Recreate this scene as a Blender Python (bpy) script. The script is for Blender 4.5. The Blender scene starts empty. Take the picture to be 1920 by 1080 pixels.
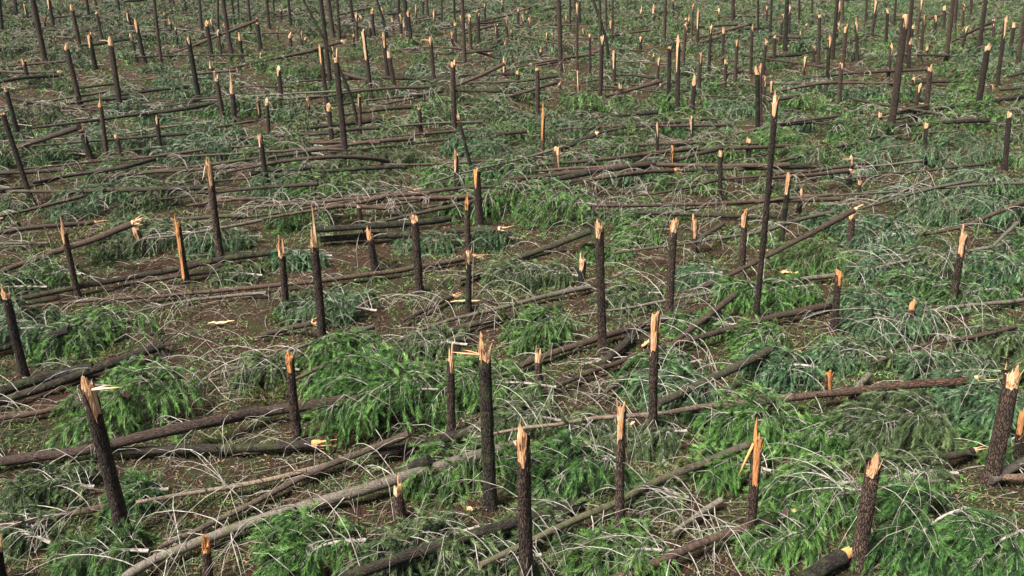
import bpy, math
import numpy as np
from mathutils import Vector

R = np.random.default_rng(7)
scene = bpy.context.scene
COL = scene.collection

# ---------------------------------------------------------------- camera model (pixels of the 1920x1080 photograph)
F, HORIZON, CAM_H = 1650.0, -180.0, 12.0
PITCH = math.atan((540 - HORIZON) / F)
CP, SP = math.cos(PITCH), math.sin(PITCH)
def ray(x, y):
    u, v = (x - 960) / F, (y - 540) / F
    return np.array([u, CP - v * SP, -SP - v * CP])
def depth_at(y):                       # distance along the view axis of the ground seen at row y
    return CAM_H * F / (CP * (y - HORIZON))
_G = [(0.09, 0.35, 0.11, 0.4), (0.07, -0.21, 0.30, 1.9), (0.04, 0.9, 0.7, 2.2), (0.035, -1.3, 1.1, 0.6), (0.02, 2.1, -1.7, 4.0)]
def gz(x, y):
    z = 0
    for a, kx, ky, p in _G:
        z = z + a * np.sin(kx * x + ky * y + p)
    return z
def ground(x, y, h=0.0):
    d = ray(x, y)
    z = h
    for _ in range(4):                 # meet the uneven ground, then stay h above it
        t = (z - CAM_H) / d[2]
        p = np.array([0, 0, CAM_H]) + t * d
        z = h + gz(p[0], p[1])
    return p

# ---------------------------------------------------------------- mesh helpers
class Geo:
    def __init__(s): s.v, s.f, s.n, s.a = [], [], 0, {}
    def add(s, v, f, **attrs):
        v = np.asarray(v, float); f = np.asarray(f, np.int64)
        s.v.append(v); s.f.append(f + s.n); s.n += len(v)
        for k, w in attrs.items():
            if s.a.get(k) is None: s.a[k] = [] if s.n == len(v) else [np.zeros(s.n - len(v))]
            s.a[k].append(np.asarray(w, float))
        for k in s.a:
            if k not in attrs: s.a[k].append(np.zeros(len(v)) if s.a[k][0].ndim == 1 else np.zeros((len(v), 3)))
    def build(s, name, mat, parent=None, origin=(0, 0, 0), smooth=True):
        V = np.concatenate(s.v) - np.asarray(origin)
        me = bpy.data.meshes.new(name)
        cnt = sum(len(f) for f in s.f)
        idx = np.concatenate([f.ravel() for f in s.f])
        tot = np.concatenate([np.full(len(f), f.shape[1]) for f in s.f])
        me.vertices.add(len(V)); me.vertices.foreach_set("co", V.ravel().astype(np.float32))
        me.loops.add(len(idx)); me.loops.foreach_set("vertex_index", idx.astype(np.int32))
        me.polygons.add(cnt)
        me.polygons.foreach_set("loop_start", np.concatenate([[0], np.cumsum(tot)[:-1]]).astype(np.int32))
        me.polygons.foreach_set("loop_total", tot.astype(np.int32))
        me.polygons.foreach_set("use_smooth", np.full(cnt, smooth))
        for k, w in s.a.items():
            w = np.concatenate(w)
            if w.ndim == 2:
                at = me.attributes.new(k, 'FLOAT_VECTOR', 'POINT'); at.data.foreach_set("vector", w.ravel().astype(np.float32))
            else:
                at = me.attributes.new(k, 'FLOAT', 'POINT'); at.data.foreach_set("value", w.astype(np.float32))
        me.update(calc_edges=True)
        me.materials.append(mat)
        o = bpy.data.objects.new(name, me); COL.objects.link(o)
        if parent is not None: o.parent = parent
        else: o.location = origin
        return o

def empty(name, loc):
    o = bpy.data.objects.new(name, None); o.empty_display_size = 0.3
    o.location = loc; COL.objects.link(o); return o
def tag(o, label, cat=None, group=None, kind=None):
    if label: o['label'] = label
    if cat: o['category'] = cat
    if group: o['group'] = group
    if kind: o['kind'] = kind
    return o
def unit(v): return v / (np.linalg.norm(v, axis=-1, keepdims=True) + 1e-9)

def tube_rings(P, rad, n, rough=0.0, rng=R, flare=None):
    """rings of verts along a path; returns verts (k,n,3), coords for the bark texture (k,n,3)"""
    P = np.asarray(P, float); k = len(P)
    T = unit(np.gradient(P, axis=0))
    N = np.zeros_like(P)
    ref = np.array([0, 0, 1.0]) if abs(T[0][2]) < .8 else np.array([1.0, 0, 0])
    a = unit(np.cross(T[0], ref))
    for i in range(k):
        a = unit(a - T[i] * np.dot(a, T[i])); N[i] = a
    B = np.cross(T, N)
    th = np.linspace(0, 2 * math.pi, n, endpoint=False)
    rad = np.broadcast_to(np.asarray(rad, float), (k,))
    rr = rad[:, None] * (1 + rough * rng.standard_normal((k, n)))
    V = P[:, None, :] + rr[..., None] * (np.cos(th)[None, :, None] * N[:, None, :] + np.sin(th)[None, :, None] * B[:, None, :])
    s = np.concatenate([[0], np.cumsum(np.linalg.norm(np.diff(P, axis=0), axis=1))])
    C = np.stack([rad[:, None] * np.cos(th)[None], rad[:, None] * np.sin(th)[None], np.repeat(s[:, None], n, 1)], -1)
    return V, C, th, (T, N, B)
def ring_faces(k, n):
    i = np.arange(k - 1)[:, None] * n; j = np.arange(n)[None]; j2 = (j + 1) % n
    return np.stack([i + j, i + j2, i + n + j2, i + n + j], -1).reshape(-1, 4)
def add_tube(g, P, rad, n=6, rough=0.0, rng=R, cap=True, off=0.0, **extra):
    V, C, th, fr = tube_rings(P, rad, n, rough, rng)
    k = len(V); C = C + np.array([off, off * 1.7, off * 0.6])
    rad = np.broadcast_to(np.asarray(rad, float), (k,))
    V2, C2, R2 = V.reshape(-1, 3), C.reshape(-1, 3), np.repeat(rad, n)
    g.add(V2, ring_faces(k, n), co=C2, rad=R2)
    if cap:
        for e in (0, k - 1):
            c = V[e].mean(0)[None]; vv = np.concatenate([V[e], c])
            j = np.arange(n); f = np.stack([j, (j + 1) % n, np.full(n, n)], -1)
            if e == 0: f = f[:, ::-1]
            g.add(vv, f, co=np.concatenate([C[e], C[e].mean(0)[None]]), rad=np.full(n + 1, rad[e]))
def smooth_path(P, k):
    """Catmull-Rom through the measured points, resampled to k points"""
    P = np.asarray(P, float)
    if len(P) == 2:
        t = np.linspace(0, 1, k)[:, None]; return P[0] * (1 - t) + P[1] * t
    Q = np.vstack([2 * P[0] - P[1], P, 2 * P[-1] - P[-2]])
    L = np.concatenate([[0], np.cumsum(np.linalg.norm(np.diff(P, axis=0), axis=1))]); out = []
    for s in np.linspace(0, L[-1], k):
        i = min(max(np.searchsorted(L, s, 'right') - 1, 0), len(P) - 2)
        t = (s - L[i]) / (L[i + 1] - L[i])
        a, b, c, d = Q[i], Q[i + 1], Q[i + 2], Q[i + 3]
        out.append(.5 * ((2 * b) + (c - a) * t + (2 * a - 5 * b + 4 * c - d) * t * t + (3 * b - a - 3 * c + d) * t ** 3))
    return np.array(out)

# ---------------------------------------------------------------- materials
class NT:
    def __init__(s, name, rough=0.9, spec=0.3):
        s.m = bpy.data.materials.new(name); s.m.use_nodes = True
        s.t = s.m.node_tree; s.b = s.t.nodes['Principled BSDF']
        s.b.inputs['Roughness'].default_value = rough
        s.b.inputs['Specular IOR Level'].default_value = spec
    def n(s, typ, **kw):
        o = s.t.nodes.new(typ)
        for k, v in kw.items():
            if k in o.inputs: o.inputs[k].default_value = v
            else: setattr(o, k, v)
        return o
    def l(s, a, b): s.t.links.new(a, b)
    def attr(s, name): return s.n('ShaderNodeAttribute', attribute_name=name)
    def mapping(s, vec, scale):
        m = s.n('ShaderNodeMapping'); m.inputs['Scale'].default_value = scale; s.l(vec, m.inputs['Vector']); return m.outputs[0]
    def noise(s, vec, scale, detail=4, rough=.6):
        o = s.n('ShaderNodeTexNoise'); o.inputs['Scale'].default_value = scale
        o.inputs['Detail'].default_value = detail; o.inputs['Roughness'].default_value = rough
        s.l(vec, o.inputs['Vector']); return o.outputs['Fac']
    def ramp(s, fac, stops):
        r = s.n('ShaderNodeValToRGB'); e = r.color_ramp.elements
        while len(e) < len(stops): e.new(0.5)
        for i, (p, c) in enumerate(stops):
            e[i].position = p; e[i].color = (*c, 1) if len(c) == 3 else c
        s.l(fac, r.inputs['Fac']); return r.outputs['Color']
    def mix(s, fac, a, b, blend='MIX'):
        m = s.n('ShaderNodeMix', data_type='RGBA', blend_type=blend)
        for sock, v in ((0, fac), (6, a), (7, b)):
            if isinstance(v, (int, float)): m.inputs[sock].default_value = v
            elif isinstance(v, tuple): m.inputs[sock].default_value = (*v, 1)
            else: s.l(v, m.inputs[sock])
        return m.outputs[2]
    def math(s, op, a, b=0.0, c=None):
        m = s.n('ShaderNodeMath', operation=op)
        for i, v in enumerate((a, b, c)):
            if v is None: continue
            if isinstance(v, (int, float)): m.inputs[i].default_value = v
            else: s.l(v, m.inputs[i])
        return m.outputs[0]
    def maprange(s, v, a, b, c=0.0, d=1.0):
        m = s.n('ShaderNodeMapRange'); s.l(v, m.inputs[0])
        for i, x in enumerate((a, b, c, d)): m.inputs[i + 1].default_value = x
        return m.outputs[0]
    def bump(s, h, strength=.5, dist=.02):
        b = s.n('ShaderNodeBump'); b.inputs['Strength'].default_value = strength; b.inputs['Distance'].default_value = dist
        s.l(h, b.inputs['Height']); s.l(b.outputs[0], s.b.inputs['Normal'])
    def color(s, c): s.l(c, s.b.inputs['Base Color'])

def bark_material(name, plate_a, plate_b, fissure, upper_a, upper_b, moss=0.0, lim=(.06, .13)):
    k = NT(name, .85, .35)
    co = k.attr('co').outputs['Vector']; rad = k.attr('rad').outputs['Fac']
    info = k.n('ShaderNodeObjectInfo')
    vor = k.n('ShaderNodeTexVoronoi', feature='DISTANCE_TO_EDGE'); vor.inputs['Scale'].default_value = 1
    warp = k.n('ShaderNodeVectorMath', operation='ADD')
    nz = k.n('ShaderNodeTexNoise'); nz.inputs['Scale'].default_value = 14; k.l(co, nz.inputs['Vector'])
    sc = k.n('ShaderNodeVectorMath', operation='SCALE'); sc.inputs['Scale'].default_value = .035
    k.l(nz.outputs['Color'], sc.inputs[0]); k.l(co, warp.inputs[0]); k.l(sc.outputs[0], warp.inputs[1])
    k.l(k.mapping(warp.outputs[0], (30, 30, 6)), vor.inputs['Vector'])
    plate = k.maprange(vor.outputs['Distance'], .02, .20)
    n1 = k.noise(co, 5, 5); n2 = k.noise(co, 42, 4, .75)
    base = k.mix(k.maprange(n1, .35, .65), plate_a, plate_b)
    base = k.mix(k.maprange(n2, .5, .8, 0, .7), base, tuple(min(1, c * 1.6) for c in plate_b))
    low = k.mix(plate, fissure, base)
    up = k.mix(k.maprange(k.noise(co, 9, 5, .7), .35, .65), upper_a, upper_b)
    up = k.mix(k.maprange(n2, .46, .66), up, tuple(c * .3 for c in upper_a))
    ringn = k.noise(k.mapping(co, (2, 2, 7)), 1.6, 3, .8); up = k.mix(k.maprange(ringn, .52, .62, 0, .75), up, tuple(c * .35 for c in upper_a))
    f = k.maprange(k.math('ADD', rad, k.math('MULTIPLY', k.math('SUBTRACT', n1, .5), .06)), lim[0], lim[1])
    col = k.mix(f, up, low)
    tint = k.maprange(info.outputs['Random'], 0, 1, .45, 1.25)
    gray = k.n('ShaderNodeCombineColor'); k.l(tint, gray.inputs[0]); k.l(k.math('MULTIPLY', tint, .96), gray.inputs[1]); k.l(k.math('MULTIPLY', tint, .9), gray.inputs[2])
    col = k.mix(1.0, col, gray.outputs[0], 'MULTIPLY')
    if moss:
        tc = k.n('ShaderNodeTexCoord'); sep = k.n('ShaderNodeSeparateXYZ'); geo = k.n('ShaderNodeNewGeometry')
        mk = k.maprange(k.noise(co, 3.5, 4), .5 - moss * .25, .68)
        col = k.mix(k.math('MULTIPLY', mk, .75), col, (.055, .07, .018))
    k.color(col)
    k.bump(k.math('ADD', k.math('MULTIPLY', k.math('MULTIPLY', plate, f), 1.0), k.math('MULTIPLY', n2, .5)), 1.0, .03)
    return k.m
M = {}
M['bark'] = bark_material('rough_pine_bark', (.078, .046, .030), (.135, .088, .060), (.016, .010, .008), (.050, .029, .018), (.100, .064, .042), 0, (.09, .16))
M['bark_dark'] = bark_material('wet_dark_bark', (.026, .016, .011), (.052, .035, .025), (.006, .005, .004), (.045, .029, .020), (.085, .058, .040), .1)
M['bark_moss'] = bark_material('mossy_bark', (.04, .03, .02), (.07, .055, .035), (.008, .007, .005), (.12, .09, .06), (.17, .14, .10), .35)
M['bark_red'] = bark_material('reddish_bark', (.10, .045, .024), (.16, .075, .04), (.02, .01, .007), (.22, .15, .10), (.30, .25, .20), 0, (.05, .11))
M['bark_pale'] = bark_material('silver_bark', (.07, .052, .04), (.13, .10, .08), (.015, .012, .01), (.11, .085, .065), (.17, .15, .13), .1, (.10, .18))

for wname, wkey, amt in (('fresh_torn_wood', 'wood', 0.0), ('orange_heartwood', 'wood_orange', 1.0)):
  k = NT(wname, .7, .3)
  co = k.attr('co').outputs['Vector']
  g1 = k.noise(k.mapping(co, (34, 34, 2.2)), 1, 5, .75); g2 = k.noise(co, 4, 3)
  c = k.ramp(g1, [(.30, (.16, .06, .025)), (.40, (.44, .22, .10)), (.53, (.66, .43, .24)), (.70, (.86, .73, .54))])
  c = k.mix(k.math('MULTIPLY', k.maprange(g2, .40, .62, 0, .65), k.maprange(k.n('ShaderNodeObjectInfo').outputs['Random'], 0, 1, .1, 1)), c, (.58, .20, .05))
  if amt: c = k.mix(.8, c, k.mix(k.maprange(g1, .3, .6), (.20, .065, .015), (.78, .33, .10)))
  k.color(c); k.bump(g1, .9, .02); M[wkey] = k.m

def branch_material(name, a, b):
    k = NT(name, .85, .3); co = k.attr('co').outputs['Vector']; info = k.n('ShaderNodeObjectInfo')
    c = k.mix(k.maprange(k.noise(co, 6, 4, .7), .35, .6), a, b)
    c = k.mix(k.maprange(info.outputs['Random'], 0, 1, 0, .5), c, (.10, .075, .055))
    k.color(c); return k.m
M['branch'] = branch_material('grey_branch_bark', (.12, .095, .07), (.47, .43, .36))
M['twig'] = branch_material('brown_twig_bark', (.12, .085, .06), (.30, .24, .18))

def needle_material(name, a, b, c3):
    k = NT(name, .55, .35); t = k.attr('tint').outputs['Fac']; info = k.n('ShaderNodeObjectInfo')
    c = k.ramp(t, [(0, a), (.55, b), (1, c3)])
    c = k.mix(k.maprange(info.outputs['Random'], 0, 1, 0, .22), c, (.11, .13, .05))
    k.color(c)
    tr = k.n('ShaderNodeBsdfTranslucent'); k.l(c, tr.inputs[0])
    mx = k.n('ShaderNodeMixShader'); mx.inputs[0].default_value = .08
    k.l(k.b.outputs[0], mx.inputs[1]); k.l(tr.outputs[0], mx.inputs[2])
    k.l(mx.outputs[0], k.t.nodes['Material Output'].inputs[0])
    return k.m
M['n0'] = needle_material('bright_green_needles', (.006, .026, .004), (.056, .145, .020), (.20, .38, .085))
M['n1'] = needle_material('blue_green_needles', (.006, .023, .009), (.058, .130, .048), (.20, .335, .150))
M['n2'] = needle_material('deep_green_needles', (.005, .018, .004), (.038, .106, .018), (.135, .27, .060))
M['n3'] = needle_material('olive_needles', (.008, .016, .006), (.060, .100, .028), (.19, .255, .095))
M['moss'] = needle_material('yellow_green_leaves', (.02, .03, .005), (.085, .11, .015), (.20, .23, .04))
M['brown'] = needle_material('dead_brown_litter', (.03, .016, .009), (.115, .062, .034), (.30, .19, .11))

k = NT('forest_floor', .95, .2)
tc = k.n('ShaderNodeTexCoord').outputs['Object']
a1 = k.noise(tc, .35, 4); a2 = k.noise(tc, 2.6, 6, .7); a3 = k.noise(tc, 19, 5, .8); a4 = k.noise(tc, 60, 3, .8)
soil = k.ramp(a3, [(.3, (.005, .003, .002)), (.5, (.036, .017, .009)), (.64, (.105, .050, .025)), (.80, (.22, .14, .085))])
mossc = k.ramp(a3, [(.3, (.007, .009, .004)), (.5, (.030, .038, .012)), (.7, (.085, .105, .026)), (.85, (.17, .16, .09))])
f = k.maprange(k.math('ADD', k.math('MULTIPLY', a1, .6), k.math('MULTIPLY', a2, .5)), .52, .66)
c = k.mix(f, soil, mossc)
c = k.mix(k.maprange(a4, .62, .72, 0, .5), c, (.20, .14, .09))
k.color(c); k.bump(k.math('ADD', a3, k.math('MULTIPLY', a4, .5)), 1.0, .08); M['floor'] = k.m

# ---------------------------------------------------------------- light, sky, camera
w = bpy.data.worlds.new("World"); scene.world = w; w.use_nodes = True
nt = w.node_tree; sky = nt.nodes.new('ShaderNodeTexSky'); sky.sky_type = 'NISHITA'; sky.sun_disc = False
SUN_EL, SUN_AZ = math.radians(60), math.radians(-125)      # high, behind the camera and a little left
sky.sun_elevation = SUN_EL; sky.sun_rotation = SUN_AZ; sky.dust_density = 4; sky.air_density = 1; sky.ozone_density = .6
hs = nt.nodes.new('ShaderNodeHueSaturation'); hs.inputs['Saturation'].default_value = .6      # the veil of cloud greys the sky
nt.links.new(sky.outputs[0], hs.inputs['Color']); nt.links.new(hs.outputs[0], nt.nodes['Background'].inputs[0]); nt.nodes['Background'].inputs[1].default_value = .04
ld = bpy.data.lights.new('overcast_sun', 'SUN'); ld.energy = 4.0; ld.angle = math.radians(20); ld.color = (1, .985, .96)
lo = bpy.data.objects.new('overcast_sun', ld); COL.objects.link(lo)
sd = Vector((math.sin(SUN_AZ) * math.cos(SUN_EL), math.cos(SUN_AZ) * math.cos(SUN_EL), math.sin(SUN_EL)))
lo.rotation_euler = sd.to_track_quat('Z', 'Y').to_euler()
cd = bpy.data.cameras.new('camera'); cam = bpy.data.objects.new('camera', cd); COL.objects.link(cam)
cam.location = (0, 0, CAM_H); cam.rotation_euler = (math.pi / 2 - PITCH, 0, 0)
cd.sensor_width = 36; cd.lens = 36 * F / 1920; cd.clip_end = 4000; scene.camera = cam
scene.view_settings.view_transform = 'Standard'; scene.view_settings.look = 'None'
scene.view_settings.exposure = EXPOSURE = 1.6
scene.cycles.max_bounces = 4; scene.cycles.diffuse_bounces = 1; scene.cycles.glossy_bounces = 1; scene.cycles.transmission_bounces = 2

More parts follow.
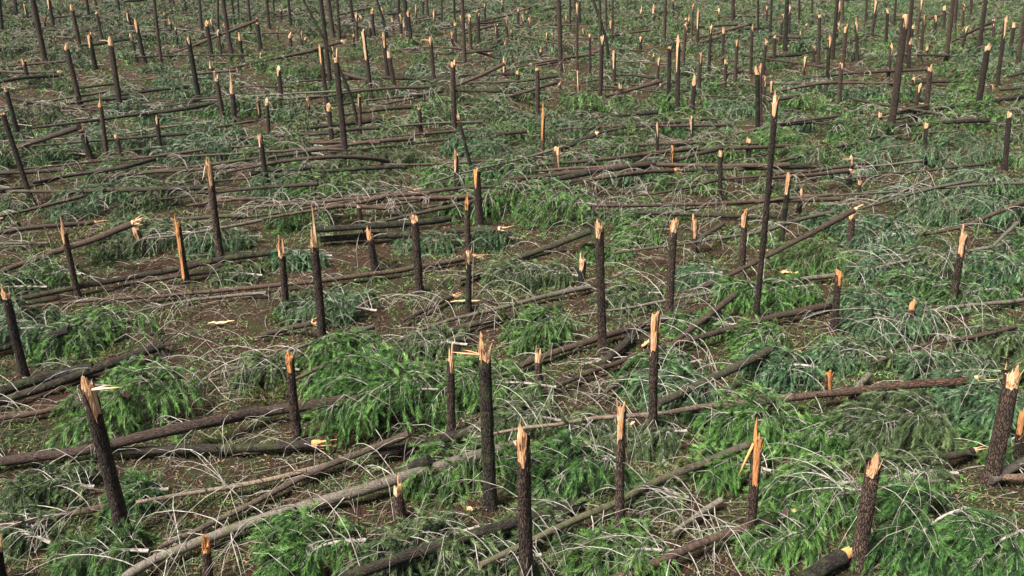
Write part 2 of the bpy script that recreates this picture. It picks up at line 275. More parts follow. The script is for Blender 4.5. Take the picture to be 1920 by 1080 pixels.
# ---------------------------------------------------------------- the standing broken trunks, measured on the ground
# base x,y  top x,y  code (w width, l/r/m bare-wood strip left/right/facing, s spike, n = goes on above, h hooked sliver) | label
SNAGS = """
235,1010 160,705 w30 r62 s14 h | thick leaning bark trunk with a split double top, by the lower left green crown
48,712 5,538 w18 m14 s8 | slender left-leaning brown trunk with pale tip beside the two converging dark logs
558,826 542,662 w19 m26 s7 | broken trunk in front of the long dark log, orange chip at its foot
846,812 845,648 w17 r26 s24 | plain brown broken trunk with thin upright slivers, left of the tall claw-topped one
920,952 907,628 w27 m14 s26 h | tall thick trunk with claw shaped pale top standing centre front
1010,740 1009,652 w16 m12 s14 | knee-high stub with pale wedge top between two diagonal logs
1225,832 1230,588 w19 l70 s4 | tall trunk with straight pale strip down its upper left side
1162,985 1166,748 w18 l62 s10 | trunk with narrow pale strip and tufted tip, in front of the long pale log
988,1105 981,802 w29 l60 s5 | thick rough-barked trunk with long peeled left edge cut by the bottom edge
1403,1022 1424,792 w22 m95 s34 h | trunk with tall orange split blade and one sliver leaning against it
1607,1062 1636,848 w32 m32 s8 | thick rough trunk with bright ragged cap amid green boughs at lower right
1855,908 1899,688 w33 r18 s8 | thickest dark leaning trunk near the right edge with small pale crest
1908,868 1920,765 w20 l40 s10 | peeled orange stub cut by the right edge
750,972 745,908 w22 m12 s6 | short stump under the big pale-topped log with bright ragged cut
392,1098 386,1008 w20 m18 s6 | orange-topped stump poking over the pale log at bottom left
2,1090 -4,1020 w20 m4 s4 | dark trunk just showing in the bottom left corner
1552,748 1553,694 w13 m50 s2 | little peeled orange post on the long reddish log
1702,632 1713,563 w14 m10 s6 | short right-leaning stub with yellow cap among bare branches
606,656 582,403 w18 m14 s42 | tall red-brown trunk with a needle-like spike and torn pale shoulder
537,584 526,440 w15 l12 s25 | trunk with one dark thin spike, left of the needle-spiked tall trunk
704,512 691,428 w15 m8 s9 | short trunk with crooked pale crown on open brown ground
786,550 776,404 w17 m5 s5 | straight dark column with small flat pale top on open ground
1130,660 1124,412 w18 l18 s12 | tall straight centre trunk with chewed pale top crossing two diagonal logs
1090,547 1093,474 w16 m20 s12 | broken stub with two pale prongs left of the tall centre trunk
1254,607 1264,406 w17 m12 s10 | tall trunk with pale V notch, right of the tall centre trunk
1301,475 1302,402 w13 m36 s6 | small trunk mostly peeled pale with fanned tip
1390,522 1396,388 w14 l28 s8 | trunk with pale left strip just left of the tallest pole
1416,605 1456,178 w12 l24 s8 | tallest slim pole of the middle ground leaning gently right
1563,620 1573,505 w15 m22 s5 | trunk with square orange cap at the end of a dark log
1785,575 1808,428 w14 l38 s10 | right-leaning trunk with a long pale blade in the olive brush
1464,462 1478,324 w11 l32 s4 | slim trunk with pale strip just right of the tallest pole
1497,406 1502,350 w11 m16 s8 | small post with slanted white cut right of the strip-sided slim trunk
1592,468 1598,400 w14 m3 s3 | dark stump propping the high end of the leaning log
1592,346 1598,292 w10 m20 s4 h | small stub with pale block top and a sliver thrown left
1610,372 1612,334 w9 m8 s4 |
350,533 330,392 w14 l128 s26 | trunk peeled to bright orange wood from spike to ground
146,556 114,405 w13 l20 s28 | leaning trunk with narrow pale spike crossing the propped log
414,486 389,296 w15 m42 s8 h | trunk with torn pale flap hanging at its split top
503,362 487,248 w11 l26 s5 |
900,426 893,306 w16 m40 s12 | dark trunk with glowing orange gash under its pointed top
877,476 876,366 w13 m14 s12 | straight trunk with ragged pale tip below the orange-gashed one
856,366 855,274 w10 l40 s14 |
1046,336 1043,268 w14 m42 s12 | stub split into two upright pale boards above the bright green crown
1349,378 1351,280 w10 m10 s2 |
1403,310 1404,254 w10 m8 s5 |
1259,331 1261,272 w7 m40 s2 | upright orange sliver standing at the end of a fallen log
680,446 672,382 w10 m4 s3 |
272,474 250,420 w16 m30 s8 | torn stump still hinged to its long propped trunk
62,384 2,208 w11 m4 s3 |
38,268 9,160 w10 m6 s4 |
203,312 182,176 w10 m8 s16 |
170,298 149,236 w12 m6 s3 | stump whose snapped trunk rests on it pointing down left
235,322 216,250 w9 m6 s3 |
303,300 293,216 w9 m14 s5 |
652,326 628,92 w13 m12 s12 | tall straight pole with pale shattered tip where a thin pole crosses
626,292 615,192 w11 m10 s5 |
676,266 673,176 w8 m22 s4 |
853,264 849,108 w12 m6 s8 | tall dark column with small spiky tip in upper centre
790,258 785,188 w8 m4 s12 |
1008,238 1007,124 w10 m5 s2 |
1017,306 1019,190 w9 m60 s24 | trunk ending in a long tapering orange blade
1270,232 1273,68 w10 m70 s10 | trunk topped by the tallest white peeled spear
1296,290 1298,214 w8 m30 s5 |
1233,316 1232,232 w6 m30 s2 |
1421,262 1419,118 w11 m12 s10 |
1426,230 1426,116 w8 m16 s6 |
1649,252 1650,208 w9 m8 s3 |
1668,262 1700,18 w15 m24 s10 | big tall trunk leaning right in the upper right quarter
1732,308 1738,228 w9 m10 s3 |
1883,320 1895,208 w11 m10 s3 |
1832,216 1851,80 w13 m10 s4 |
1736,210 1746,118 w11 m8 s6 |
1711,228 1726,154 w9 m16 s5 |
1709,182 1714,140 w8 m10 s6 |
1855,192 1861,154 w8 m12 s4 |
1870,160 1888,25 w8 m40 s10 |
1893,105 1903,38 w8 m8 s5 |
1908,130 1921,15 w9 n |
1833,104 1852,-30 w9 n |
1863,90 1864,30 w7 m12 s8 |
1803,62 1808,4 w6 m10 s3 |
1820,46 1822,-5 w6 n |
1790,58 1797,-28 w6 n |
1772,124 1789,-28 w10 n |
1750,72 1756,22 w8 m14 s8 |
1770,56 1771,10 w7 m5 s3 |
1725,118 1733,28 w7 m18 s5 |
1718,70 1730,-4 w6 m25 s4 |
1700,122 1713,-25 w8 n |
1683,132 1689,68 w9 m8 s3 |
1664,154 1673,80 w8 m26 s6 |
1703,130 1707,73 w7 m6 s3 |
1676,48 1682,-22 w5 n |
1660,98 1666,16 w7 m6 s2 |
1633,90 1643,-3 w7 m28 s3 |
1622,52 1626,-10 w6 n |
1608,121 1606,28 w7 m26 s14 |
1572,215 1578,110 w9 m14 s8 |
1579,142 1587,44 w9 l16 s3 |
1561,112 1571,-12 w8 n |
1568,84 1574,4 w6 m14 s3 |
1549,172 1557,68 w8 m22 s4 |
1503,164 1511,102 w8 m28 s4 |
1534,130 1538,24 w8 m4 s4 |
1525,116 1528,80 w6 m8 s8 |
1451,126 1453,64 w7 m5 s2 |
1472,96 1477,-22 w9 n |
1478,80 1482,10 w6 m14 s3 |
1500,78 1501,59 w4 m8 s2 |
1510,70 1512,43 w4 m3 s2 |
1522,46 1524,-20 w5 n |
1498,48 1500,-18 w5 n |
1443,76 1448,-20 w6 n |
1445,192 1447,150 w7 m24 s3 |
1580,40 1582,-20 w5 n |
1421,76 1421,-8 w5 m5 s2 |
1437,56 1438,12 w5 m6 s2 |
1432,206 1435,138 w8 m22 s3 |
1430,142 1437,72 w7 m10 s3 |
1407,140 1410,45 w7 m12 s5 |
1376,182 1382,70 w8 m12 s5 |
1380,164 1383,112 w7 m20 s6 |
1358,182 1361,110 w8 m6 s2 |
1354,120 1357,50 w7 m8 s4 |
1385,72 1385,44 w5 m8 s3 |
1373,52 1375,-18 w8 n |
1377,46 1377,5 w4 m14 s2 |
1347,45 1348,14 w6 m12 s4 h |
1328,152 1333,46 w7 m12 s3 |
1310,196 1315,94 w8 m24 s4 |
1307,96 1309,13 w7 m42 s4 |
1297,216 1303,142 w10 l14 s6 |
1297,68 1299,7 w5 m12 s2 |
1280,134 1285,42 w7 m24 s3 |
1284,60 1286,32 w5 m3 s2 |
1262,34 1262,-3 w5 m6 s2 |
1252,210 1256,85 w9 m3 s2 |
1239,186 1239,146 w8 m12 s5 |
1232,178 1235,100 w7 m14 s10 |
1245,90 1248,-18 w7 n |
1225,120 1226,100 w4 m4 s2 |
1200,100 1201,66 w7 m12 s3 |
1200,46 1202,10 w6 m12 s8 |
1165,208 1163,152 w9 m4 s9 |
1152,176 1151,90 w8 m40 s6 |
1148,86 1149,-22 w5 n |
1137,70 1136,-22 w5 n |
1125,206 1129,60 w9 m12 s10 |
1127,130 1124,-20 w6 n |
1107,150 1106,62 w6 m3 s3 |
1085,182 1083,130 w5 m46 s4 |
1094,68 1093,52 w4 m14 s2 |
1069,60 1069,-18 w5 n |
1082,140 1082,5 w6 m22 s3 |
1087,46 1087,-3 w5 m6 s2 |
1062,45 1061,28 w3 m12 s2 |
1051,134 1046,-26 w10 n |
1049,178 1050,150 w7 m4 s4 |
1027,95 1026,60 w6 m12 s3 |
982,52 980,25 w5 m14 s2 |
972,62 971,13 w6 m8 s3 |
972,168 970,128 w8 m5 s5 |
952,80 948,28 w6 m18 s6 |
946,146 945,104 w7 m36 s10 |
960,86 958,53 w5 m10 s3 |
942,32 941,-8 w5 m22 s2 |
910,48 909,6 w5 m6 s2 |
898,84 896,13 w7 m16 s6 h |
883,96 880,27 w7 m14 s3 |
872,126 866,-22 w8 n |
853,54 851,-22 w5 n |
829,54 828,-20 w4 n |
816,180 806,62 w9 m14 s10 h |
803,46 800,-20 w5 n |
795,40 792,-5 w5 m6 s3 |
781,48 779,7 w4 m18 s4 |
773,98 764,18 w8 m10 s4 |
765,72 757,-22 w9 n |
749,50 747,-20 w6 n |
738,64 735,32 w6 m4 s4 |
741,172 728,96 w10 m8 s3 |
727,146 718,58 w9 m30 s6 |
697,188 680,52 w9 l64 s4 |
702,72 697,13 w7 m8 s5 |
695,72 694,44 w4 m4 s4 |
669,76 667,24 w7 m20 s2 |
665,62 655,-22 w7 n |
664,92 663,62 w5 m4 s2 |
637,74 630,-18 w6 n |
625,72 612,-26 w10 n |
622,178 600,-16 w9 n |
613,196 600,82 w9 l40 s4 |
605,28 601,-22 w5 n |
580,228 576,176 w8 m10 s12 |
573,90 572,68 w6 m5 s2 |
567,90 565,56 w6 m18 s4 |
546,102 543,60 w8 m8 s3 |
546,48 538,-22 w6 n |
530,208 521,126 w10 m14 s3 |
528,40 526,15 w5 m3 s2 |
521,74 520,55 w4 m2 s2 |
515,32 511,-18 w4 n |
506,276 499,184 w9 m10 s4 |
505,54 498,-20 w6 n |
489,94 481,33 w8 m8 s4 |
487,224 482,180 w8 m34 s3 |
490,126 489,98 w5 m14 s3 |
470,62 463,-18 w6 n |
456,116 449,62 w7 m8 s5 |
449,42 445,-16 w4 n |
441,46 432,-22 w5 n |
441,234 433,134 w11 m10 s28 |
435,106 414,-26 w9 n |
421,234 404,134 w10 m10 s6 |
410,100 407,-12 w6 n |
399,114 386,36 w9 m8 s5 |
397,148 395,113 w8 m6 s8 |
380,74 372,-18 w7 n |
379,72 377,45 w5 m8 s3 |
376,204 351,62 w11 m16 s5 |
350,26 342,-18 w5 n |
334,90 329,50 w5 m3 s2 |
328,24 322,-16 w4 n |
311,50 308,22 w4 m3 s2 |
320,22 316,-18 w5 n |
304,130 287,-26 w7 n |
271,118 253,34 w10 m26 s6 |
256,116 244,64 w7 m10 s3 |
248,60 238,20 w7 m16 s5 |
224,30 218,-20 w6 n |
228,216 204,68 w12 m12 s6 h |
193,80 179,20 w7 m4 s2 |
179,130 167,58 w10 l32 s5 |
168,42 160,-22 w7 n |
152,95 134,6 w8 m6 s6 |
153,205 123,78 w11 m8 s5 |
148,16 146,-20 w5 n |
102,58 90,-6 w8 l22 s3 |
88,130 55,-35 w12 n |
85,56 82,22 w5 m12 s8 |
55,160 42,103 w9 m14 s8 |
31,31 25,-22 w8 n |
5,66 -2,-18 w8 n |
6,424 4,403 w8 m3 s2 |
890,340 872,268 w6 n |
878,582 877,470 w5 m20 s3 |
"""
# thin poles that lean and bend: base, middle, top
POLES = """
677,264 650,160 562,-14 w7 | thin bent pole leaning far left across the tall shattered pole
1143,126 1135,70 1106,-20 w7 | thin bowed pole curving up to the left in the distant stand
726,70 716,30 700,-20 w6 | thin bowed pole among the distant trunks left of centre
"""
# logs, thick end first: points x,y[,height] | diameters | options | label
LOGS = """
728,736 560,760 480,771 300,808 150,845 -20,870 | .34,.27 | b8 | long dark trunk lying behind the orange-chipped broken trunk
583,832 480,837 330,842 205,848 | .26,.22 | e k | short black log ending in an orange split end
305,648 240,672 150,702 60,735 -20,758 | .32,.26 | k r b3 | brown log with torn roots at its upper end
175,690 90,707 -20,742 | .36,.30 | k | black log touching the foot of the slender leaning trunk
238,738 150,757 90,768 -20,788 | .20,.16 | b6 | thin tan log left of the split double-topped trunk
130,618 60,640 -20,658 | .28,.24 | k | dark log behind the slender left-leaning trunk
885,482 775,502 600,528 480,540 300,556 150,566 -20,585 | .24,.10 | e b12 | long tan log crossing brown ground from the left edge
500,548 370,560 290,576 200,598 120,618 | .15,.05 | b14 w c190,618,95,42,0 | slim white-stemmed tree with bright green crown at the left
512,474 420,487 330,507 150,538 10,566 | .27,.20 | k b6 | dark trunk running behind the fully peeled orange trunk
430,506 330,520 235,532 | .18,.14 | k | thin dark log lying close below the longer dark trunk
250,419,1.9 190,445,1.2 115,470,.6 -20,518,.3 | .28,.22 | e b2 | snapped trunk propped at one end on its torn stump
490,413 400,431 340,441 268,448 | .16,.09 | w b10 c330,445,60,22,3 | pale thin stem behind the peeled orange trunk
178,417 60,427 -20,440 | .22,.18 | e b2 | tan log by the leaning pale-spiked trunk
95,455 40,456 -20,456 | .13,.08 | w b8 | white thin stem at left edge below the tan log
155,368 60,392 -20,410 | .20,.12 | b6 | tan stem at left edge beneath the green mound
290,299 235,313 145,327 60,343 | .24,.18 | b5 | dark log in front of the two small leaning stubs
110,334 60,349 -20,358 | .18,.14 | k b4 |
120,318 60,322 -20,326 | .22,.2 | k |
742,306 700,297,.9 640,293,1.3 580,296,1.4 500,307,1.1 400,328,.8 320,350,.5 240,378,.4 175,402 | .28,.05 | b18 c215,372,85,36,1 | long arched trunk with its green crown fallen to the left
585,314 530,318 470,326 | .27,.22 | k |
462,405 410,406 350,410 | .22,.18 | k |
480,372 420,376 350,386 | .16,.1 | b6 |
845,409 780,417 680,425 590,431 | .32,.27 | k b6 | upper of two stout black logs lying side by side
778,439 700,442 600,449 | .35,.30 | k b4 | lower of two stout black logs with an orange wound
772,358 720,370 660,383 600,392 495,410 | .25,.12 | e b10 c560,392,60,22,3 |
885,370 800,375 720,386 | .2,.12 | b10 |
935,430 890,433 838,433 | .25,.24 | e k |
1032,340 960,344 900,350 | .16,.09 | w b8 |
1012,352 960,361 880,372 | .22,.16 | k b5 |
1262,320 1180,325 1110,338 1060,350 | .25,.12 | b10 e | tan log split where the upright orange sliver stands
1515,312 1440,315 1350,317 1265,321 | .24,.18 | k b6 | straight dark log right of the upright orange sliver
1575,373 1440,377 1300,383 1180,386 1105,386 | .24,.14 | b14 | long level log right of the bright green crown
1425,407 1300,403 1190,399 | .22,.17 | k b4 |
1110,432 1030,462 930,497 860,525 | .30,.22 | g b5 | mossy dark log running down left from the bright green crown
1357,420 1310,448 | .22,.2 | k |
1562,398 1520,406 1430,432 1350,445 1260,460 1150,475 | .2,.09 | b12 w |
1601,395,1.7 1540,430,1.3 1440,480,.8 1340,528,.4 1280,548 | .25,.14 | e b8 | brown trunk leaning up right onto a dark stump
1568,516 1440,531 1370,544 1250,562 1130,585 1060,598 985,628 | .2,.06 | b16 w c1035,615,70,36,0 | long thin tree whose green crown lies left of the tall centre trunk
1300,583 1225,604 1130,633 1020,668 930,708 | .27,.20 | b8 | stout tan log passing behind the tall centre trunk
1598,558 1560,571 1440,596 1310,632 1220,658 1110,696 1010,738 940,760 | .27,.13 | b16 e | long diagonal log from the square-capped trunk to the knee-high stub
1378,553 1320,600 1270,640 1225,682 1160,718 1092,772 | .24,.10 | b10 | steeper pale log crossing beneath the long diagonal one
1187,626 1160,655 1128,682 | .26,.24 | k |
1445,655 1400,680 1330,712 1270,742 1235,756 | .28,.24 | g b6 | dark mossy log partly under green boughs right of the strip-sided trunk
1826,713 1700,723 1540,740 1440,750 1330,761 1220,776 1100,786 960,806 880,822 | .28,.07 | b22 e o | very long log, reddish at right and silvery at left
700,612 640,630 590,642 480,678 440,692 365,718 | .17,.06 | b16 w c300,745,110,78,0 | slim silver tree with large green crown draped at lower left
1105,538 1030,553 960,572 850,600 790,620 745,640 | .22,.10 | b16 w c680,668,80,52,0 | silver-grey trunk with a dark green crown at its left tip
1050,572 950,592 900,604 790,632 | .27,.22 | k | thick black log just under the silver-grey trunk
848,556 800,580 755,603 | .2,.14 | e b6 |
588,606 540,616 488,630 | .2,.2 | k e |
612,685 550,712 | .14,.1 | k |
962,838 850,866 740,900 600,942 480,978 370,1018 290,1050 230,1085 | .33,.22 | b14 e w | big rough grey log crossing the lower left foreground
765,815 650,862 580,890 480,940 400,978 300,1025 | .2,.13 | o b6 | tan stem lying parallel above the big rough grey log
640,864 580,880 480,903 380,920 255,942 | .16,.09 | o b9 | reddish thin stem reaching toward the split double-topped trunk
875,812 790,833 700,853 | .28,.26 | k b3 | short thick dark log beside the plain brown broken trunk
805,860 758,886 | .28,.27 | k |
205,948 100,970 -20,990 | .18,.13 | b14 | thin grey stem with arching twigs at the lower left edge
1480,966 1400,990 1320,1015 1230,1055 1140,1088 | .24,.17 | b14 e | pale spotted log in the lower right foreground behind the split blade trunk
1095,943 1000,966 850,1012 760,1042 640,1085 | .28,.24 | k b6 | dark log crossing behind the thick peeled-edge trunk
1405,832 1290,880 1210,912 1150,945 1080,976 990,1018 900,1060 | .22,.14 | g b14 | slender mottled log in front of the strip-and-tuft trunk
1352,938 1310,966 1262,1000 | .17,.11 | w b8 | short silver stem left of the orange split blade trunk
1582,1044 1550,1062 1505,1088 | .36,.34 | e k | stout log with orange heartwood cut by the bottom edge
1765,902 1700,908 1620,918 1560,930 | .1,.06 | w b12 |
1822,845 1770,858 | .22,.2 | e k | short brown log with white broken end left of the thickest trunk
1930,897 1865,895 | .2,.19 | o |
1930,863 1858,900 | .26,.24 | w b6 |
1628,703 1592,740 | .2,.17 | w |
1905,612 1850,628 1760,643 1690,665 1630,684 | .16,.07 | b10 |
1930,561 1780,577 1670,593 1620,600 | .18,.07 | w b16 c1690,600,90,42,1 |
1888,458 1790,475 1670,495 1590,516 | .18,.07 | w b14 |
1830,338 1745,355 1650,382 1600,396 | .19,.08 | w b10 |
1742,334 1670,370 | .14,.1 | w b6 |
1730,301 1620,313 1560,320 | .16,.08 | w b8 |
1930,376 1860,402 1800,427 1720,442 | .25,.14 | b8 | stout brown log entering from the right edge above the olive brush
1906,418 1862,462 | .17,.13 | w b3 |
1590,321 1520,328 1440,334 | .24,.18 | e b4 |
1522,311 1440,313 | .32,.3 | k r |
1652,254 1600,268 1530,286 1450,306 1380,320 | .24,.14 | k b6 |
1508,342 1562,398 | .12,.1 | b4 |
1116,252,.6 1060,276 1000,302 950,320 | .36,.28 | k e | thick dark log with white torn end raised off the ground
1348,219 1280,228 1190,236 1120,250 | .26,.16 | b6 |
1425,242 1340,260 1250,276 | .24,.16 | b5 |
1562,223 1465,234 | .32,.28 | k b3 |
1240,152,2.0 1170,172,.9 1100,188 | .3,.2 | b4 |
1046,153,2.2 1000,168,1.1 940,184 870,196 | .28,.16 | b6 |
1125,95,1 1060,112 990,126 | .3,.2 | b2 |
1402,46,2.2 1310,71,1.0 1212,92 | .3,.16 | b4 |
1352,68,1.5 1290,86 | .24,.18 | |
1408,45 1310,50 | .3,.25 | k |
1440,52 1350,56 | .3,.25 | k |
1342,-6 1250,20 1190,34 | .3,.2 | b3 |
1012,6 960,27 900,40 | .3,.2 | b2 |
1082,4 1020,19 | .3,.2 | |
640,78,1.6 560,100,.6 475,118 420,132 | .36,.2 | e b4 | shattered trunk with a long pale slab near the bent pole
600,94 475,118 | .28,.22 | |
942,111 880,95,.9 820,88,1.3 770,91,1.1 728,97,.8 | .26,.12 | b6 | thin arched stem bowed over dark brush in the upper middle
838,150 720,146 640,148 560,153 | .38,.16 | k b5 | dark thick-butted log level across the upper middle
600,181 560,184 480,190 400,198 | .2,.12 | w b5 |
937,171 850,170 780,178 690,188 620,198 | .28,.14 | k b7 |
945,120,2.2 880,150,1.2 800,178,.5 715,196 | .3,.16 | b6 | long propped log rising right to a splintered white post
785,200 730,203 640,216 | .3,.2 | k b3 |
715,225 640,233 580,240 | .34,.2 | k |
600,259 480,266 | .18,.12 | w b4 |
905,229 790,233 700,242 | .22,.1 | w b6 |
905,242 780,252 680,262 | .22,.1 | b6 |
932,46,1.5 870,62,.6 812,75 | .3,.2 | b3 |
905,14 850,22 780,36 | .3,.2 | |
692,14 600,36 | .3,.2 | |
952,77 918,91 | .3,.24 | k |
482,38,3 420,62,1.8 350,90,.5 298,106 | .34,.2 | b3 | long propped log rising right in the far upper left
480,82 400,63,1 330,54,1.2 235,48,1 | .22,.1 | w b4 |
122,115 40,122 -20,127 | .26,.16 | b4 |
110,141 40,146 -20,158 | .34,.28 | k |
108,135 40,136 -20,132 | .26,.2 | e |
312,61 260,70 200,80 150,86 | .36,.28 | k |
165,58 90,56 -10,58 | .3,.2 | k b2 |
382,160 280,170 180,186 120,196 | .28,.16 | k b5 |
268,182 190,186 | .36,.3 | k |
215,157 150,165 | .24,.16 | |
200,172 130,184 30,198 -20,204 | .2,.1 | w b8 |
422,190 340,205 250,215 150,229 60,240 | .32,.16 | k b6 |
42,3 -10,28 | .3,.2 | |
320,-4 190,5 | .4,.3 | k |
465,103 330,104 250,108 | .24,.16 | k b3 |
480,16 390,22 290,26 | .3,.2 | k |
148,238,2.6 60,268,1 -20,294,.4 | .34,.24 | b2 | fallen trunk hinged on its stump and sloping down to the left edge
272,250 212,262 | .24,.16 | k |
472,227 405,238 | .2,.14 | |
1502,102 1440,108 | .34,.3 | k |
1632,64,.8 1560,86 1500,102 | .36,.24 | k |
1642,50 1595,56 | .3,.2 | |
1746,130 1680,133 1590,138 1520,146 | .28,.14 | b5 |
1836,151,.5 1750,153 1640,160 1560,166 | .36,.14 | k b5 | dark log with pale broken end beside a right-leaning dark trunk
1863,41,2.6 1830,55,1.8 1784,79 | .36,.26 | | propped trunk rising right to a hooked stump top right
1892,57 1850,65 1790,79 | .28,.2 | |
1930,164 1875,168 | .26,.22 | |
1930,134 1890,144 | .28,.2 | |
1930,179 1820,196 1740,205 1680,212 | .3,.16 | k b4 |
1930,198 1845,219 1780,226 | .2,.1 | b4 |
1930,213 1876,220 | .18,.12 | |
1602,-3 1540,12 | .3,.2 | |
1546,1 1498,21 | .3,.2 | |
1500,71 1440,66 | .3,.2 | |
1500,180 1440,190 | .3,.2 | |
1772,27,1.2 1702,41 | .36,.2 | |
1842,4,1 1788,21 | .3,.2 | |
1572,217 1455,233 | .2,.14 | |
"""
# tree tops with no trunk of their own in sight: centre x,y half-width half-height tone (0 bright,1 blue,2 deep,3 olive) | label
TOPS = """
640,582 82 38 1 | soft blue-green treetop behind the needle-spiked tall trunk
770,742 108 82 0 | large bright green treetop draped left of the plain brown broken trunk
612,1030 88 62 0 | hanging bright green boughs under the big rough grey log
875,872 95 40 0 | green boughs wrapped around the claw-topped trunk
1072,392 72 56 0 | brightest green dome of boughs in the middle of the scene
1290,738 66 42 1 | drooping grey-green top right of the strip-sided trunk
1325,612 62 24 0 |
1430,795 92 56 0 | lush green boughs below the long reddish log
1545,822 72 36 0 |
1700,800 112 60 3 |
1540,925 95 50 0 | bright feathery boughs left of the bright-capped thick trunk
1480,1010 80 45 0 |
1745,985 120 70 2 | deep green hanging tassels right of the bright-capped thick trunk
1870,1020 80 60 2 |
1720,890 90 40 3 |
1090,880 100 60 2 |
1180,1040 100 45 0 |
1040,985 60 40 3 |
830,1020 110 55 3 | olive boughs with arching bare twigs at bottom centre
940,1060 90 40 3 |
1640,575 42 42 1 | rounded blue-green bough cluster beneath the short yellow-capped stub
1800,700 88 34 1 |
1480,692 60 36 1 |
1870,760 60 60 1 |
1880,640 60 40 3 |
1540,480 76 34 0 |
1590,420 46 42 1 | dome of soft boughs behind the raised end of the leaning brown log
1660,450 70 40 1 |
1800,500 95 42 3 |
1890,520 50 45 1 |
1740,540 60 30 2 |
1880,400 52 42 1 |
1770,400 70 36 1 |
1840,350 70 40 1 |
1700,300 90 34 1 |
1830,290 80 40 1 |
1325,520 40 26 1 | small blue-green bough heap between the V-notched and slim trunks
1405,552 34 36 0 |
990,520 62 30 3 |
1050,520 46 22 3 |
1190,560 60 24 3 |
430,452 66 26 1 |
590,412 64 26 0 |
640,350 74 32 0 |
590,325 50 26 2 |
720,355 60 28 3 |
860,335 50 30 0 |
790,300 32 24 0 |
820,455 66 22 1 |
930,450 50 26 1 |
1200,330 60 26 1 |
1310,345 60 28 0 |
960,262 58 28 0 |
880,395 44 22 0 |
1220,420 50 20 2 |
100,520 60 30 2 |
30,390 40 26 2 |
250,320 60 28 2 |
370,290 60 28 1 |
60,300 46 26 2 |
400,330 44 26 3 |
460,520 40 14 3 |
520,700 50 32 3 |
1000,790 60 34 3 |
1120,810 70 40 3 |
1390,880 60 40 0 |
1250,820 46 30 3 |
1640,668 40 22 3 |
1590,668 52 24 1 |
1440,640 46 30 0 |
1590,220 52 30 0 |
1620,180 44 20 1 |
1380,210 46 24 1 |
980,250 44 22 0 |
720,100 60 26 2 | dark green treetop below the thin arched stem
1180,120 46 20 1 |
1240,240 50 22 2 |
1500,230 44 26 1 |
220,1040 70 36 2 |
280,930 44 38 2 | soft boughs at the foot of the split double-topped trunk
60,1010 60 34 3 |
120,920 70 40 3 |
1250,930 46 22 3 |
"""
SHRUBS = "110,470,50,46 650,800,34,32 965,600,26,20 1500,300,20,12 540,600,24,16 485,505,26,14 1380,435,26,16 1215,420,20,10 730,490,22,12 1300,880,26,16 150,1000,34,26 500,745,26,20 1545,455,22,12 1610,290,30,12 700,780,16,14 1090,700,20,14 1730,500,20,14"
BARE = "110,720,120,60 150,820,100,36 400,890,150,44 440,600,90,30 700,480,130,26 560,400,60,22 500,365,60,14 330,500,100,24 590,800,70,44 560,525,60,26 1300,430,70,16 1140,700,90,26 1050,680,50,22 1270,860,60,20 1310,950,60,24 1480,490,44,18 1490,575,60,26 1480,300,70,24 880,560,80,22 900,640,70,20 1080,110,34,12 1620,125,50,9 1880,205,40,10 1750,202,60,9 1400,240,60,14 350,118,50,7 860,155,70,10 730,975,50,30 840,245,60,8 90,40,40,8 1090,560,30,10 1200,180,30,10 1260,200,30,10 880,210,40,8 1130,95,30,8"
# ---------------------------------------------------------------- the ground, one sheet to the horizon
def make_ground():
    ys = np.concatenate([-np.geomspace(400, 5, 14), np.linspace(-3, 9, 8), np.geomspace(9.5, 150, 330), np.geomspace(156, 3000, 40)])
    t = np.linspace(-1, 1, 301); t = t * (1 + .0 * t)
    X = t[None, :] * (16 + .85 * np.abs(ys))[:, None]; Y = np.repeat(ys[:, None], len(t), 1)
    fade = 1.0
    Z = gz(X, Y) * fade
    rr = np.random.default_rng(3)
    near = np.clip(1 - np.abs(Y) / 160, 0, 1)
    Z += near * .035 * rr.standard_normal(X.shape) * (Y > 8)
    g = Geo(); m, n = X.shape
    i = np.arange(m - 1)[:, None] * n; j = np.arange(n - 1)[None]
    f = np.stack([i + j, i + j + 1, i + n + j + 1, i + n + j], -1).reshape(-1, 4)
    g.add(np.stack([X, Y, Z], -1).reshape(-1, 3), f)
    o = g.build('ground', M['floor']); tag(o, None, kind='structure')
make_ground()

BARES = []
for s in BARE.split():
    x, y, rx, ry = map(float, s.split(',')); BARES.append((x, y, rx, ry))
def pix(P):
    """where a ground point shows in the photograph (only to read the measured lists)"""
    d = np.asarray(P, float) - np.array([0, 0, CAM_H])
    z = d[..., 1] * CP - d[..., 2] * SP
    return 960 + F * d[..., 0] / z, 540 + F * (-d[..., 1] * SP - d[..., 2] * CP) / z
def in_bare(x, y, k=1.0):
    r = np.zeros(np.shape(x), bool)
    for bx, by, rx, ry in BARES: r |= ((x - bx) / (rx * k)) ** 2 + ((y - by) / (ry * k)) ** 2 < 1
    return r

def place_words(x, y):
    return f"{min(max(round(x / 19.2), 0), 100)}% across and {min(max(round(y / 10.8), 0), 100)}% down the photo"
USED = set()
def unique(label, alt=''):
    words = label.split()
    if label in USED:
        label = label + ' ' + alt if alt else label
    USED.add(label); return label

